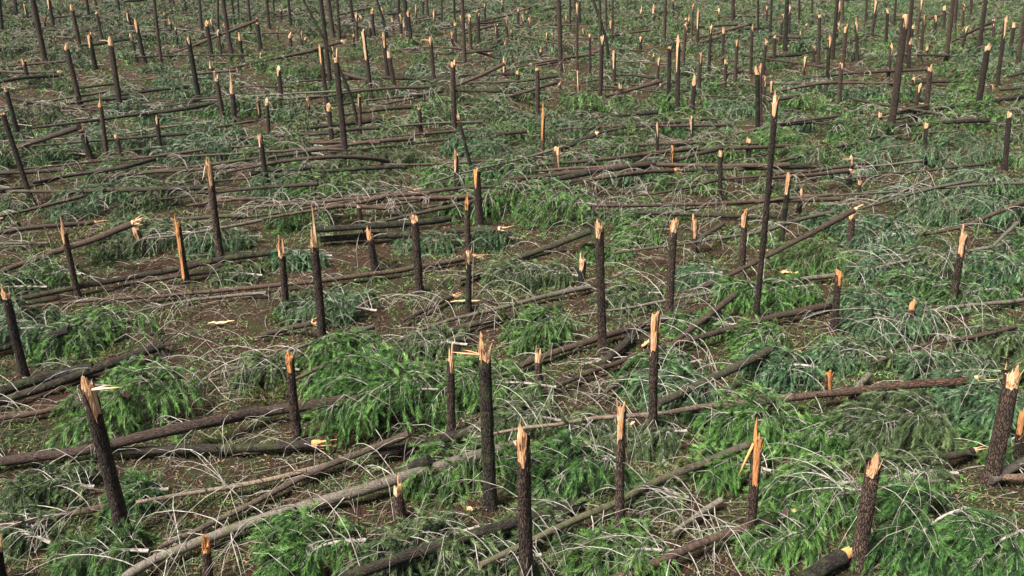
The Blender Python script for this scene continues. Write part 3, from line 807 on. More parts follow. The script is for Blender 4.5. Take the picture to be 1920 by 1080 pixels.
# ---------------------------------------------------------------- standing broken trunks
def jag(rng, n, amp, cells):
    """saw-like random profile round a circle"""
    k = rng.random(cells); t = np.linspace(0, cells, n, endpoint=False); i = t.astype(int) % cells
    fr = t - np.floor(t)
    flat = rng.random(cells) < .6
    v = np.where(flat[i], k[i], k[i] * (1 - fr) + k[(i + 1) % cells] * fr * .6)
    return amp * (v ** 1.3 + .18 * rng.random(n))
def snag(line, idx):
    data, _, label = line.partition('|')
    tok = data.split(); bx, by = map(float, tok[0].split(',')); tx, ty = map(float, tok[1].split(','))
    wpx, bare, side, spike, hook, cont = None, 8., 'm', 3., False, False
    for t in tok[2:]:
        c, v = t[0], t[1:]
        if c == 'w': wpx = float(v)
        elif c in 'lrm': bare, side = float(v), c
        elif c == 's': spike = float(v)
        elif c == 'h': hook = True
        elif c == 'n': cont = True
    rng = np.random.default_rng(1000 + idx)
    P = ground(bx, by); d = depth_at(by); near = d < 34
    r = (wpx or 10) * d / F / 2 * .88
    r = float(np.clip(r, .09, .26))
    D = ray(tx, ty); t = P[1] / D[1]; T = np.array([0, 0, CAM_H]) + t * D      # top, in the upright plane through the base
    H = T[2] - P[2]; lat = T[0] - P[0]
    m = d / F * 1.03                                                           # metres per pixel of height
    Hs = spike * m; Hb = max(H - Hs, .25); 
    if cont: Hb, Hs, bare = H + rng.random() * 1.5, .25, 8.
    bare = min(bare * m * (1 if near else .8), Hb * .97); bare = max(bare, .06)
    if cont: bare = .25
    n = 26 if near else (14 if d < 60 else 10)
    k = max(6, int(Hb * (7 if near else 3)))
    lean = np.array([lat / H, rng.normal(0, .02), 1.0])
    bend = rng.normal(0, .012, 2)
    def axis(z):
        z = np.asarray(z, float); q = z / max(H, .1)
        return P + np.stack([lean[0] * z + bend[0] * z * (1 - q), lean[1] * z * (0 if H < .1 else 1) + bend[1] * z * (1 - q), z], -1)
    th = np.linspace(0, 2 * math.pi, n, endpoint=False)
    c0 = {'l': math.radians(222), 'r': math.radians(-42), 'm': math.radians(-95)}[side] + rng.normal(0, .45 if side == 'm' else .15)
    dth = np.angle(np.exp(1j * (th - c0)))
    half = (1.1 if side != 'm' else .85 if near else .62) if bare > 2.2 * r else 2.2
    win = np.clip((half - np.abs(dth)) / .25, 0, 1)
    ja = r * (1.1 if near else 1.0)
    tb = Hb - bare * win * (1 - .12 * rng.random(n)) - jag(rng, n, ja, 9) * .8
    if bare >= Hb * .9: tb = np.minimum(tb, Hb)
    tb = np.maximum(tb, .05)
    def rad_at(z): return r * (1 - .10 * z / max(H, 1)) * (1 + .42 * np.exp(-z / .2))
    # bark: rings follow fractions of each column's own top
    q = np.linspace(0, 1, k + 1) ** 1.0
    Z = -.25 + (tb[None, :] + .25) * q[:, None]
    lump = 1 + (.055 if near else .03) * rng.standard_normal((k + 1, n)) + .03 * np.sin(3 * th + idx)[None]
    RR = rad_at(np.maximum(Z, 0)) * lump
    C = axis(Z)
    V = C + np.stack([RR * np.cos(th), RR * np.sin(th), np.zeros_like(RR)], -1)
    co = np.stack([np.cos(th)[None] * r + 0 * Z, np.sin(th)[None] * r + 0 * Z, Z + idx * 1.37], -1)
    root = empty('broken_trunk', P)
    g = Geo(); g.add(V.reshape(-1, 3), ring_faces(k + 1, n), co=co.reshape(-1, 3), rad=np.full(V.shape[0] * n, .22))
    # dead stubs left on the stem
    for _ in range(int(rng.integers(1, 5)) if near and H > 1.5 else 0):
        z = rng.uniform(.4, 1) * tb.min(); a = rng.random() * 6.28; L = rng.uniform(.05, .18)
        p0 = axis(z) + .9 * r * np.array([math.cos(a), math.sin(a), 0]); p1 = p0 + L * np.array([math.cos(a), math.sin(a), .3])
        add_tube(g, [p0, p1], [.016, .008], 5)
    bm = M['bark'] if rng.random() < .8 else M['bark_dark']
    g.build('bark', bm, root, P)
    # torn wood: a core that rises out of the bark into splinters
    nw = n * 2 if near else n + 4
    th2 = np.linspace(0, 2 * math.pi, nw, endpoint=False); d2 = np.angle(np.exp(1j * (th2 - c0)))
    tip = Hb - jag(rng, nw, r * rng.uniform(1.0, 3.2), int(rng.integers(5, 10))) * (.9 if Hs > .3 else .6)
    tip = tip + r * rng.uniform(.3, 1.5) * np.cos(th2 - rng.random() * 6.28) * (1 if bare > .2 else .6)
    pk = rng.normal(0, .8); sw = .5 if Hs > 2 * r else .9
    tip = tip + Hs * np.exp(-((d2 - pk) / sw) ** 2) ** 1.0
    for _ in range(4 if near else 2):
        a = rng.uniform(-math.pi, math.pi); tip += Hs * rng.uniform(.25, .7) * np.exp(-((np.angle(np.exp(1j * (th2 - a)))) / .22) ** 2)
    if near: tip += rng.random(nw) * min(.12, r * .6)
    zb = max(tb.min() - .12, -.1)
    kk = 9 if near else 4
    qq = np.linspace(0, 1, kk)
    Zw = zb + (tip[None] - zb) * qq[:, None]
    taper = np.where(Zw > Hb - r, 1 - rng.uniform(.1, .5) * np.clip((Zw - (Hb - r)) / (Hs + r + .05), 0, 1), 1)
    rw = .90 * rad_at(np.maximum(Zw, 0)) * taper * (1 + .05 * rng.standard_normal(Zw.shape))
    W = axis(Zw) + np.stack([rw * np.cos(th2), rw * np.sin(th2), 0 * rw], -1)
    inner = axis(tip - .25 * r - .3 * Hs * rng.random(nw)) + np.stack([.3 * r * np.cos(th2), .3 * r * np.sin(th2), np.zeros(nw)], -1)
    cz = tip.min() - .15 * r; cen = axis(np.array([cz]))
    gw = Geo()
    cw = np.stack([np.cos(th2)[None] * r + 0 * Zw, np.sin(th2)[None] * r + 0 * Zw, Zw + idx * 2.1], -1).reshape(-1, 3)
    gw.add(W.reshape(-1, 3), ring_faces(kk, nw), co=cw)
    cap = np.concatenate([W[-1], inner, cen]); ci = np.concatenate([cw.reshape(kk, nw, 3)[-1], cw.reshape(kk, nw, 3)[-1] * .5, cw[:1]])
    gw.add(cap, np.stack([np.arange(nw), (np.arange(nw) + 1) % nw, nw + (np.arange(nw) + 1) % nw, nw + np.arange(nw)], -1), co=ci)
    gw.add(cap, np.stack([nw + np.arange(nw), nw + (np.arange(nw) + 1) % nw, np.full(nw, 2 * nw)], -1), co=ci)
    def sliver(p0, p1, w0):
        ax = unit(p1 - p0); s = unit(np.cross(ax, rng.standard_normal(3))); u = np.cross(ax, s)
        mid = p0 + (p1 - p0) * .55 + s * w0 * rng.normal(0, .6)
        add_tube(gw, [p0, mid, p1], [w0, w0 * .75, w0 * .12], 4)
    ns = int(rng.integers(3, 7)) if near else int(rng.integers(0, 3))
    for _ in range(ns):
        a = c0 + rng.normal(0, 1.0); z0 = Hb - rng.uniform(.3, 1.0) * min(bare, .5)
        p0 = axis(z0) + .8 * r * np.array([math.cos(a), math.sin(a), 0])
        L = rng.uniform(.12, .35) + .4 * Hs * rng.random()
        p1 = p0 + L * unit(np.array([math.cos(a) * rng.uniform(-.1, .28), math.sin(a) * .2, 1.0]))
        sliver(p0, p1, rng.uniform(.008, .022) * (1 if near else 1.5))
    if hook:
        s = -1 if side != 'r' else 1
        if tx > 1300: s = -1
        p0 = axis(Hb - .1) + np.array([s * r * .7, -.3 * r, 0])
        L = max(bare * .7, .5) if bare > .8 else rng.uniform(.35, .6)
        down = -1.0 if bare > .8 else .15
        p1 = p0 + L * unit(np.array([s * (.35 if down < 0 else 1), -.1, down]))
        sliver(p0, p1, .035 if bare > .8 else .028); sliver(p0, p0 + (p1 - p0) * .6 + np.array([0, 0, .07]), .02)
    gw.build('torn_wood', M['wood_orange' if 'orange' in label else 'wood'], root, P, smooth=False)
    # words
    label = label.strip()
    if not label:
        hh = 'stubby' if H < 1.5 else ('low' if H < 2.5 else ('tall' if H < 5 else 'towering'))
        ln = 'left-leaning' if (tx - bx) / max(by - ty, 1) < -.07 else ('right-leaning' if (tx - bx) / max(by - ty, 1) > .07 else 'upright')
        tp = 'unseen top' if cont else ('peeled strip' if bare > .8 else ('spiked tip' if spike > 8 else 'pale snapped tip'))
        label = f"{hh} {ln} trunk, {tp}, {place_words(bx, by)}"
    label = unique(label, 'right-hand one')
    tag(root, label, 'broken trunk', 'snapped pine trunks still standing')

snag_lines = [l for l in SNAGS.strip().split('\n') if l.strip()]
for i, l in enumerate(snag_lines): snag(l, i)
rs = np.random.default_rng(88)                                   # thinner stems in the crowded far stand
for i in range(48):
    x = rs.uniform(8, 1912); y = 6 + 105 * rs.random() ** 1.3; hgt_ = rs.uniform(14, 60) * (.45 + y / 160); lx = (x - 960) / 3800 * hgt_
    c_ = 'n' if y - hgt_ < 0 else f"{rs.choice(['m', 'l', 'r'])}{rs.uniform(4, 22):.0f} s{rs.uniform(2, 7):.0f}"
    snag(f"{x:.0f},{y:.0f} {x + lx:.0f},{y - hgt_:.0f} w{rs.uniform(4, 6) + y / 60:.0f} {c_} |", 300 + i)

for i, l in enumerate(POLES.strip().split('\n')):
    data, _, label = l.partition('|'); tok = data.split(); w_ = float([t for t in tok if t[0] == 'w'][0][1:])
    pts = [tuple(map(float, t.split(','))) for t in tok if ',' in t]
    P = ground(*pts[0]); d = depth_at(pts[0][1]); Q = [P]
    for (x, y) in pts[1:]:
        D = ray(x, y); Q.append(np.array([0, 0, CAM_H]) + P[1] / D[1] * D)
    path = smooth_path(Q, 16); r = w_ * d / F / 2; g = Geo()
    add_tube(g, path, np.linspace(r, r * .6, 16), 9, .03)
    root = empty('leaning_pole', P); g.build('stem', M['bark_dark'], root, P)
    tag(root, label.strip(), 'leaning tree', 'thin poles bent by the storm')

# ---------------------------------------------------------------- boughs
def limb_path(p0, az, L, e0, e1, k=8, rng=R):
    P = [np.array(p0, float)]; st = L / (k - 1); a = az
    for i in range(k - 1):
        t = (i + .5) / (k - 1); e = e0 + (e1 - e0) * t ** .9; a += rng.normal(0, .09)
        q = P[-1] + st * np.array([math.cos(a) * math.cos(e), math.sin(a) * math.cos(e), math.sin(e)])
        lo_ = gz(q[0], q[1]) + .04
        if q[2] < lo_: q[2] = lo_
        P.append(q)
    return np.array(P)
def add_limb(g, p0, az, L, e0, e1, r0, d, rng, twigs=5, out=None, start=.3):
    """an arching limb with side twigs; collects shoot seats in out"""
    rmin = .00018 * d; k = 8 if d < 45 else 6
    P = limb_path(p0, az, L, e0, e1, k, rng); rr = np.maximum(np.linspace(r0, r0 * .25, k), rmin)
    add_tube(g, P, rr, 5 if d < 30 else 4 if d < 60 else 3, cap=False, off=rng.random() * 9)
    if out is not None: seats(P, start, out, rng, d)
    for j in range(twigs):
        t = rng.uniform(.22, .95); i = int(t * (k - 1)); q = P[i]
        s = rng.choice([-1, 1]); a2 = math.atan2(P[min(i + 1, k - 1)][1] - q[1], P[min(i + 1, k - 1)][0] - q[0]) + s * rng.uniform(.4, 1.0)
        L2 = L * rng.uniform(.2, .45) * (1.15 - t * .5)
        e_ = e0 + (e1 - e0) * t
        P2 = limb_path(q, a2, L2, e_ + rng.uniform(-.2, .3), e1 - rng.uniform(.1, .6), 5, rng)
        add_tube(g, P2, np.maximum(np.linspace(r0 * .42, r0 * .16, 5), rmin * .8), 3, cap=False, off=rng.random() * 9)
        if out is not None: seats(P2, .15, out, rng, d)
def seats(P, start, out, rng, d):
    T = unit(np.gradient(P, axis=0)); L = np.linalg.norm(np.diff(P, axis=0), axis=1).sum()
    step = .15 if d < 30 else (.20 if d < 50 else .26)
    n = max(1, int(L * (1 - start) / step))
    t = start + (1 - start) * (np.arange(n) + rng.random(n)) / n
    i = np.minimum((t * (len(P) - 1)).astype(int), len(P) - 2); fr = t * (len(P) - 1) - i
    O = P[i] * (1 - fr)[:, None] + P[i + 1] * fr[:, None]
    A = T[i] + rng.normal(0, .46, (n, 3)) + np.array([0, 0, -.18])
    O = np.concatenate([O, P[-1:]]); A = np.concatenate([A, T[-1:] + np.array([[0, 0, -.3]])])
    out.append((O, unit(A)))
def needles(g, out, d, rng, size=1.0, toneshift=0.0, dens=1.0):
    """drooping brushes of long needles on every seat"""
    O = np.concatenate([o for o, a in out]); A = np.concatenate([a for o, a in out]); N = len(O)
    if dens < 1:
        s = rng.random(N) < dens; O, A = O[s], A[s]; N = len(O)
    if N == 0: return
    if d < 24: K, wd = 110, .010
    elif d < 34: K, wd = 80, .014
    elif d < 50: K, wd = 46, .022
    elif d < 75: K, wd = 34, .040
    else: K, wd = 20, .065
    Ls = size * rng.uniform(.20, .44, N)                    # shoot length
    up = rng.standard_normal((N, 3)); B = unit(np.cross(A, up)); C = np.cross(A, B)
    u = rng.random((N, K)); ph = rng.random((N, K)) * 2 * math.pi; al = rng.uniform(.35, 1.05, (N, K)) * (1 - .35 * u)
    ln = size * rng.uniform(.075, .135, (N, K))
    base = O[:, None] + A[:, None] * (u * Ls[:, None])[..., None] + np.array([0, 0, -1.0]) * (.35 * Ls[:, None] * u ** 2)[..., None]
    dr = A[:, None] * np.cos(al)[..., None] + (B[:, None] * np.cos(ph)[..., None] + C[:, None] * np.sin(ph)[..., None]) * np.sin(al)[..., None]
    dr = dr + np.array([0, 0, -.22])
    dr = unit(dr); tipp = base + dr * ln[..., None]
    sd = unit(np.cross(dr, rng.standard_normal((N, K, 3)))) * (wd * .5)
    V = np.stack([base - sd, base + sd, tipp + sd * .25], 2)
    gzv = gz(V[..., 0], V[..., 1]) + .02
    V[..., 2] = np.maximum(V[..., 2], gzv)
    tint = np.clip(rng.normal(.42 + toneshift, .24, N)[:, None] + .45 * (u - .5) + rng.normal(0, .10, (N, K)), 0, 1)
    g.add(V.reshape(-1, 3), np.arange(N * K * 3).reshape(-1, 3), tint=np.repeat(tint.reshape(-1), 3))

def crown_parts(root, P, cx, cy, rx, ry, tone, rng, stem=True, dens=1.0, az_tip=None):
    """limbs, twigs and needles of a fallen treetop, as parts of root"""
    d = depth_at(cy + ry * .35); c = ground(cx, cy + ry * .35)
    a = rx * d / F; b = float(np.clip(ry * d / F * 1.5, .45 * a, 1.5 * a)); hgt = float(np.clip(ry * d / F * 1.2, .22, 1.6))
    if az_tip is None: az_tip = math.pi + rng.normal(.22, .22)             # tips fell toward the left
    tv = np.array([math.cos(az_tip), math.sin(az_tip), 0]); sv = np.array([-tv[1], tv[0], 0])
    p0 = c - tv * a * .85; p1 = c + tv * a * .75
    p0[2] = gz(p0[0], p0[1]) + .25 * hgt + .1; p1[2] = gz(p1[0], p1[1]) + .12
    mid = (p0 + p1) / 2; mid[2] += .25 * hgt
    S = smooth_path([p0, mid, p1], 9)
    near = d < 31
    gs = Geo()
    if stem: add_tube(gs, S, np.linspace(.045, .012, 9), 6, .04, rng)
    nl = int(np.clip(9 + 5.0 * a, 11, 24)) if d < 50 else int(np.clip(5 + 3 * a, 7, 14))
    outs = []
    for j in range(nl):
        t = (j + rng.random()) / nl; i = min(int(t * 8), 7); q = S[i] + (S[i + 1] - S[i]) * (t * 8 - i)
        s = 1 if j % 2 else -1
        spread = rng.uniform(.35, 1.25) * (1 - .35 * t)
        az = az_tip + s * spread
        reach = b * rng.uniform(.75, 1.15) * math.sqrt(max(.12, 1 - (1.7 * t - .85) ** 2)) + .35 * a * math.cos(spread)
        reach = max(reach, .6)
        e0 = min(1.2, hgt / reach * rng.uniform(1.0, 2.1)); e1 = -rng.uniform(.3, 1.0)
        gl = Geo() if near else gs; o_ = []
        add_limb(gl, q, az, reach * 1.12, e0, e1, rng.uniform(.007, .013), d, rng, 9 if d < 34 else 6 if d < 60 else 3, o_, .28)
        outs += o_
        if near: gl.build('limb', M['branch'], root, P)
    # low boughs pressed flat, so the mass is closed underneath
    for j in range(nl // 2):
        q = c + tv * rng.uniform(-.7, .7) * a + sv * rng.uniform(-.6, .6) * b; q[2] = gz(q[0], q[1]) + rng.uniform(.05, .45) * hgt
        o_ = []; gg = gs
        add_limb(gg, q, az_tip + rng.normal(0, .9), .5 * a + .3, .1, -.7, .012, d, rng, 5, o_, .05); outs += o_
    if gs.n: gs.build('stem' if stem else 'twigs', M['branch' if near or rng.random() < .3 else 'twig'], root, P)
    gn = Geo(); needles(gn, outs, d, rng, 1.0 if d < 50 else 1.2, 0, dens)
    if gn.n: gn.build('needles', M['n%d' % tone], root, P, smooth=False)

HEAPS = []
for l in TOPS.strip().split('\n'):
    HEAPS.append(tuple(map(float, l.split('|')[0].replace(',', ' ').split()))[:4])
for l in LOGS.strip().split('\n'):
    for o in l.split('|')[2].split():
        if o[0] == 'c' and ',' in o: HEAPS.append(tuple(map(float, o[1:].split(',')))[:4])
# ---------------------------------------------------------------- felled trees and logs
def log(line, idx):
    f = [s.strip() for s in line.split('|')]
    pts = [list(map(float, t.split(','))) for t in f[0].split()]
    d1, d2 = (.85 * float(v) for v in f[1].split(',')); opts = f[2].split(); label = f[3] if len(f) > 3 else ''
    rng = np.random.default_rng(5000 + idx)
    if max((len(p) for p in pts)) < 3:                     # a stem that crosses a heap of boughs lies on top of it
        fine = []
        for (xa, ya), (xb, yb) in zip(pts[:-1], pts[1:]):
            m_ = max(1, int(math.hypot(xb - xa, yb - ya) / 60))
            fine += [[xa + (xb - xa) * j_ / m_, ya + (yb - ya) * j_ / m_] for j_ in range(m_)]
        fine.append(pts[-1]); own = [o[1:].split(',')[:2] for o in opts if o[0] == 'c' and ',' in o]
        hs_ = np.full(len(fine), .16 if idx < 500 and fine[0][1] > 420 else .72)
        for (cx, cy, rx, ry) in HEAPS:
            if own and abs(cx - float(own[0][0])) < 2: continue
            for q_, (x_, y_) in enumerate(fine):
                v_ = ((x_ - cx) / (rx * 1.05)) ** 2 + ((y_ - cy) / (ry * 1.05)) ** 2
                if v_ < 1: hs_[q_] = max(hs_[q_], min(1.3, .2 + 1.15 * ry * depth_at(cy) / F * math.sqrt(1 - v_)))
        if len(fine) > 4:
            hs_ = np.convolve(np.pad(hs_, 2, 'edge'), [.15, .2, .3, .2, .15], 'valid'); 
        if 'k' in opts: hs_ = np.minimum(hs_, .62)
        pts = [[x_, y_, float(h_)] for (x_, y_), h_ in zip(fine, hs_)]
    Q = []
    for i, p in enumerate(pts):
        fr = i / (len(pts) - 1); r = (d1 + (d2 - d1) * fr) / 2
        Q.append(ground(p[0], p[1], (p[2] if len(p) > 2 else .16) + r))
    Q = np.array(Q); L = np.linalg.norm(np.diff(Q, axis=0), axis=1).sum()
    d = depth_at(pts[len(pts) // 2][1]); dn = depth_at(max(p[1] for p in pts)); near = dn < 34
    k = int(np.clip(L * (3 if near else 1.6), 8, 60))
    P = smooth_path(Q, k)
    w1 = np.cumsum(rng.normal(0, .012 if idx < 500 else .035, (k, 3)), 0); w1 -= np.linspace(0, 1, k)[:, None] * w1[-1]; P = P + w1 * [1, 1, .5]
    P[:, 2] = np.maximum(P[:, 2], gz(P[:, 0], P[:, 1]) + d2 * .3)
    rad = np.linspace(d1 / 2, d2 / 2, k) * (1 + .03 * rng.standard_normal(k))
    c = Q.mean(0); c[2] = gz(c[0], c[1])
    crown = [o for o in opts if o[0] == 'c' and ',' in o]
    nb = [int(o[1:]) for o in opts if o[0] == 'b' and o[1:].isdigit()]; nb = nb[0] if nb else 0
    if nb >= 6 and max(p[1] for p in pts) > 540: nb = int(nb * 1.1)
    mat = M['bark_dark'] if 'k' in opts else M['bark_moss'] if 'g' in opts else M['bark_red'] if 'o' in opts else M['bark_pale'] if 'w' in opts else M['bark']
    kind = 'felled_tree' if crown or nb >= 8 else 'fallen_log'
    root = empty(kind, c)
    n = 16 if near else (10 if dn < 60 else 8)
    g = Geo(); add_tube(g, P, rad, n, .035 if near else .02, rng, True, idx * .77)
    for _ in range(int(L * (2.2 if near else .8))):                           # snapped stubs along the stem
        t = rng.uniform(.05, 1); i = min(int(t * (k - 1)), k - 2); T = unit(P[i + 1] - P[i])
        s = unit(np.cross(T, rng.standard_normal(3))); s[2] = abs(s[2]) * .8
        p0 = P[i] + s * rad[i] * .8; add_tube(g, [p0, p0 + s * rng.uniform(.06, .22) + [0, 0, .02]], [.014, .008], 4)
    g.build('trunk', mat, root, c)
    if 'e' in opts:                                                           # splintered butt
        gw = Geo(); T = unit(P[0] - P[1]); r = rad[0]
        s1 = unit(np.cross(T, [0, 0, 1.])); s2 = np.cross(s1, T)
        nn = 18 if near else 10; th = np.linspace(0, 2 * math.pi, nn, endpoint=False)
        ext = rng.random(nn) * r * 1.6 + r * 1.8 * np.exp(-(np.angle(np.exp(1j * (th - rng.random() * 6))) / .5) ** 2) * rng.random()
        ring0 = P[0] - T * .1 + .93 * r * (np.cos(th)[:, None] * s1 + np.sin(th)[:, None] * s2)
        ring1 = P[0] + T * ext[:, None] + .82 * r * (np.cos(th)[:, None] * s1 + np.sin(th)[:, None] * s2)
        cc = P[0] + T * .2 * r
        V = np.concatenate([ring0, ring1, cc[None]]); cw = (V - P[0]); cw = np.stack([cw @ s1, cw @ s2, cw @ T], -1) + idx
        j = np.arange(nn)
        gw.add(V, np.stack([j, (j + 1) % nn, nn + (j + 1) % nn, nn + j], -1), co=cw)
        gw.add(V, np.stack([nn + j, nn + (j + 1) % nn, np.full(nn, 2 * nn)], -1), co=cw)
        for _ in range(5 if near else 2):
            a = rng.random() * 6.28; p0 = P[0] + .6 * r * (math.cos(a) * s1 + math.sin(a) * s2)
            add_tube(gw, [p0 - T * .1, p0 + T * rng.uniform(.2, .6) + rng.normal(0, .05, 3)], [.025, .004], 4)
        gw.build('splintered_end', M['wood_orange' if 'orange' in label else 'wood'], root, c, smooth=False)
    if 'r' in opts:                                                           # torn roots on the butt
        gr = Geo(); T = unit(P[0] - P[1])
        for _ in range(16):
            v = unit(T * rng.uniform(.1, 1) + rng.standard_normal(3)); add_tube(gr, limb_path(P[0] - T * .1, math.atan2(v[1], v[0]), rng.uniform(.3, .8), v[2], v[2] - .5, 5, rng), np.linspace(.05, .01, 5), 5)
        gr.build('torn_roots', M['bark_dark'], root, c)
    # bare arching branches, mostly on the thinner half, swept toward the tip
    gb_all = Geo()
    for j in range(nb):
        t = min(.99, .30 + .70 * (j + rng.random()) / nb) if L > 4 else rng.uniform(.1, 1)
        i = min(int(t * (k - 1)), k - 2); T = P[i + 1] - P[i]; a0 = math.atan2(T[1], T[0])
        s = 1 if rng.random() < .55 else -1
        az = a0 + s * rng.uniform(.5, 1.35); LL = rng.uniform(.8, 3.1 if near else 2.4)
        if rng.random() < .62: e0, e1 = rng.uniform(.5, 1.25), -rng.uniform(.4, 1.1)
        else: e0, e1 = rng.uniform(-.1, .35), -rng.uniform(.6, 1.2)
        gb = Geo() if near or nb <= 6 else gb_all
        add_limb(gb, P[i], az, LL, e0, e1, rng.uniform(.009, .015), dn, rng, int(rng.integers(2, 6)), None)
        if near or nb <= 6: gb.build('branch', M['branch'], root, c)
    if gb_all.n: gb_all.build('branches', M['branch'], root, c)
    if crown:
        cx, cy, rx, ry, tone = map(float, crown[0][1:].split(','))
        T = P[-1] - P[max(0, k - 6)]
        crown_parts(root, c, cx, cy, rx, ry, int(tone), rng, stem=False, az_tip=math.atan2(T[1], T[0]))
    if not label:
        sz = 'thin' if max(d1, d2) < .2 else ('stout' if d1 > .3 else 'slender')
        cl = 'dark' if 'k' in opts else 'mossy' if 'g' in opts else 'reddish' if 'o' in opts else 'silvery' if 'w' in opts else 'brown'
        x, y = pts[len(pts) // 2][:2]
        if len(pts) == 2: x, y = (pts[0][0] + pts[1][0]) / 2, (pts[0][1] + pts[1][1]) / 2
        ex = 'with bare branches' if nb > 5 else ('propped up' if len(pts[0]) > 2 and pts[0][2] > 1.2 else ('short' if L < 4 else 'long'))
        if ex in ('short', 'long'): label = f"{ex} {sz} {cl} log on the ground, middle {place_words(x, y)}"
        else: label = f"{sz} {cl} fallen trunk {ex}, middle {place_words(x, y)}"
    tag(root, unique(label, 'lower'), 'fallen tree' if kind == 'felled_tree' else 'log', 'trunks felled by the storm')
log_lines = [l for l in LOGS.strip().split('\n') if l.strip()]
for i, l in enumerate(log_lines): log(l, i)
# thinner stems that cross the brush between the measured ones, same lie and size as their neighbours
rl = np.random.default_rng(321); extra = []
for i in range(85):
    yy = 36 + 75 * rl.random() ** 1.5; xx = rl.uniform(-.56, .56) * yy; a = rl.normal(.22, .2) if rl.random() < .85 else rl.normal(2.4, .3)
    LL = rl.uniform(6, 14); dx, dy = math.cos(a) * LL / 2, math.sin(a) * LL / 2
    p1 = pix(np.array([xx + dx, yy + dy + LL * .18, 0.])); p2 = pix(np.array([xx - dx, yy - dy, 0.]))
    pm = ((p1[0] + p2[0]) / 2, (p1[1] + p2[1]) / 2)
    if not (0 < pm[0] < 1920 and 4 < pm[1] < 430): continue
    if in_bare(pm[0], pm[1], .8) and rl.random() < .6: continue
    d1 = rl.uniform(.15, .32); o = 'w' if d1 < .17 else rl.choice(['k', 'k', '', ''])
    extra.append(f"{p1[0]:.0f},{p1[1]:.0f},.85 {pm[0]:.0f},{pm[1] + rl.normal(0, 4):.0f},.75 {p2[0]:.0f},{p2[1]:.0f},.5 | {d1:.2f},{d1 * .45:.2f} | {o} b{int(rl.integers(3, 11))} |")
for i, l in enumerate(extra): log(l, 500 + i)

# ---------------------------------------------------------------- loose treetops
placed = []
def treetop(cx, cy, rx, ry, tone, label, seed, dens=1.0):
    rng = np.random.default_rng(seed)
    c = ground(cx, cy + ry * .35); root = empty('fallen_treetop', c)
    crown_parts(root, c, cx, cy, rx, ry, tone, rng, True, dens)
    if not label:
        nm = ['bright green', 'blue-green', 'deep green', 'olive'][tone]
        sz = 'small' if rx * depth_at(cy) / F < .9 else ('spreading' if rx * depth_at(cy) / F > 1.7 else 'rounded')
        label = f"{sz} {nm} pine boughs, centre {place_words(cx, cy)}"
    tag(root, unique(label, 'beside another'), 'treetop', 'pine treetops lying on the ground')
for i, l in enumerate([l for l in TOPS.strip().split('\n') if l.strip()]):
    data, _, label = l.partition('|'); cx, cy, rx, ry, tone = map(float, data.replace(",", " ").split())
    treetop(cx, cy, rx, ry, int(tone), label.strip(), 9000 + i)
    placed.append((cx, cy, rx, ry))
for l in log_lines:
    for o in l.split('|')[2].split():
        if o[0] == 'c' and ',' in o:
            cx, cy, rx, ry, t_ = map(float, o[1:].split(',')); placed.append((cx, cy, rx, ry))
# the rest of the brush: spread over the ground wherever no open soil and no measured heap is
rf = np.random.default_rng(77); spots = []
LOGPTS = []
for l in log_lines:
    q = [tuple(map(float, t_.split(',')))[:2] for t_ in l.split('|')[0].split()]
    for (xa, ya), (xb, yb) in zip(q[:-1], q[1:]):
        nn_ = max(2, int(math.hypot(xb - xa, yb - ya) / 14))
        for s_ in range(nn_): LOGPTS.append((xa + (xb - xa) * s_ / nn_, ya + (yb - ya) * s_ / nn_))
LOGPTS = np.array(LOGPTS); SN = np.array([tuple(map(float, l.split()[0].split(','))) for l in snag_lines])
for y0 in np.arange(17, 150, 2.6):
    sp = 2.7 if y0 < 60 else 3.3
    nx = int((y0 * 1.5 + 16) / sp)
    for j in range(nx):
        x0 = (j - nx / 2 + rf.random()) * sp; yy = y0 + rf.random() * 2.4
        px, py = pix(np.array([x0, yy, 0.]))
        if px < -500 or px > 2420 or py < -14: continue
        if in_bare(px, py, .9): continue
        if any(((px - a) / (b_ * .9)) ** 2 + ((py - c_) / (e_ * .9)) ** 2 < 1 for a, c_, b_, e_ in placed): continue
        if rf.random() < (.03 if px > 1100 else .22): continue
        sy = (py + 180) / F * .75 * F / 12 * .9                              # pixels of about .7 m here
        dl = LOGPTS - (px, py); nearlog = ((dl[:, 0] / (sy * .5)) ** 2 + ((dl[:, 1] - sy * .10) / (sy * .42)) ** 2 < 1) & (dl[:, 1] < sy * .35)
        flat = bool(nearlog.any() and py > 60)
        if flat and (py > 470 or rf.random() < .36): continue
        ds = SN - (px, py)
        if ((np.abs(ds[:, 0]) < sy * 1.1) & (ds[:, 1] < sy * .1) & (ds[:, 1] > -sy * 1.1)).any() and rf.random() < .75: continue
        spots.append((float(py), float(px), x0, yy, flat))
spots.sort(reverse=True)
N_TOPS = 300 - len(placed)
n_out = 0; far_n = [Geo() for _ in range(4)]; far_s = Geo()
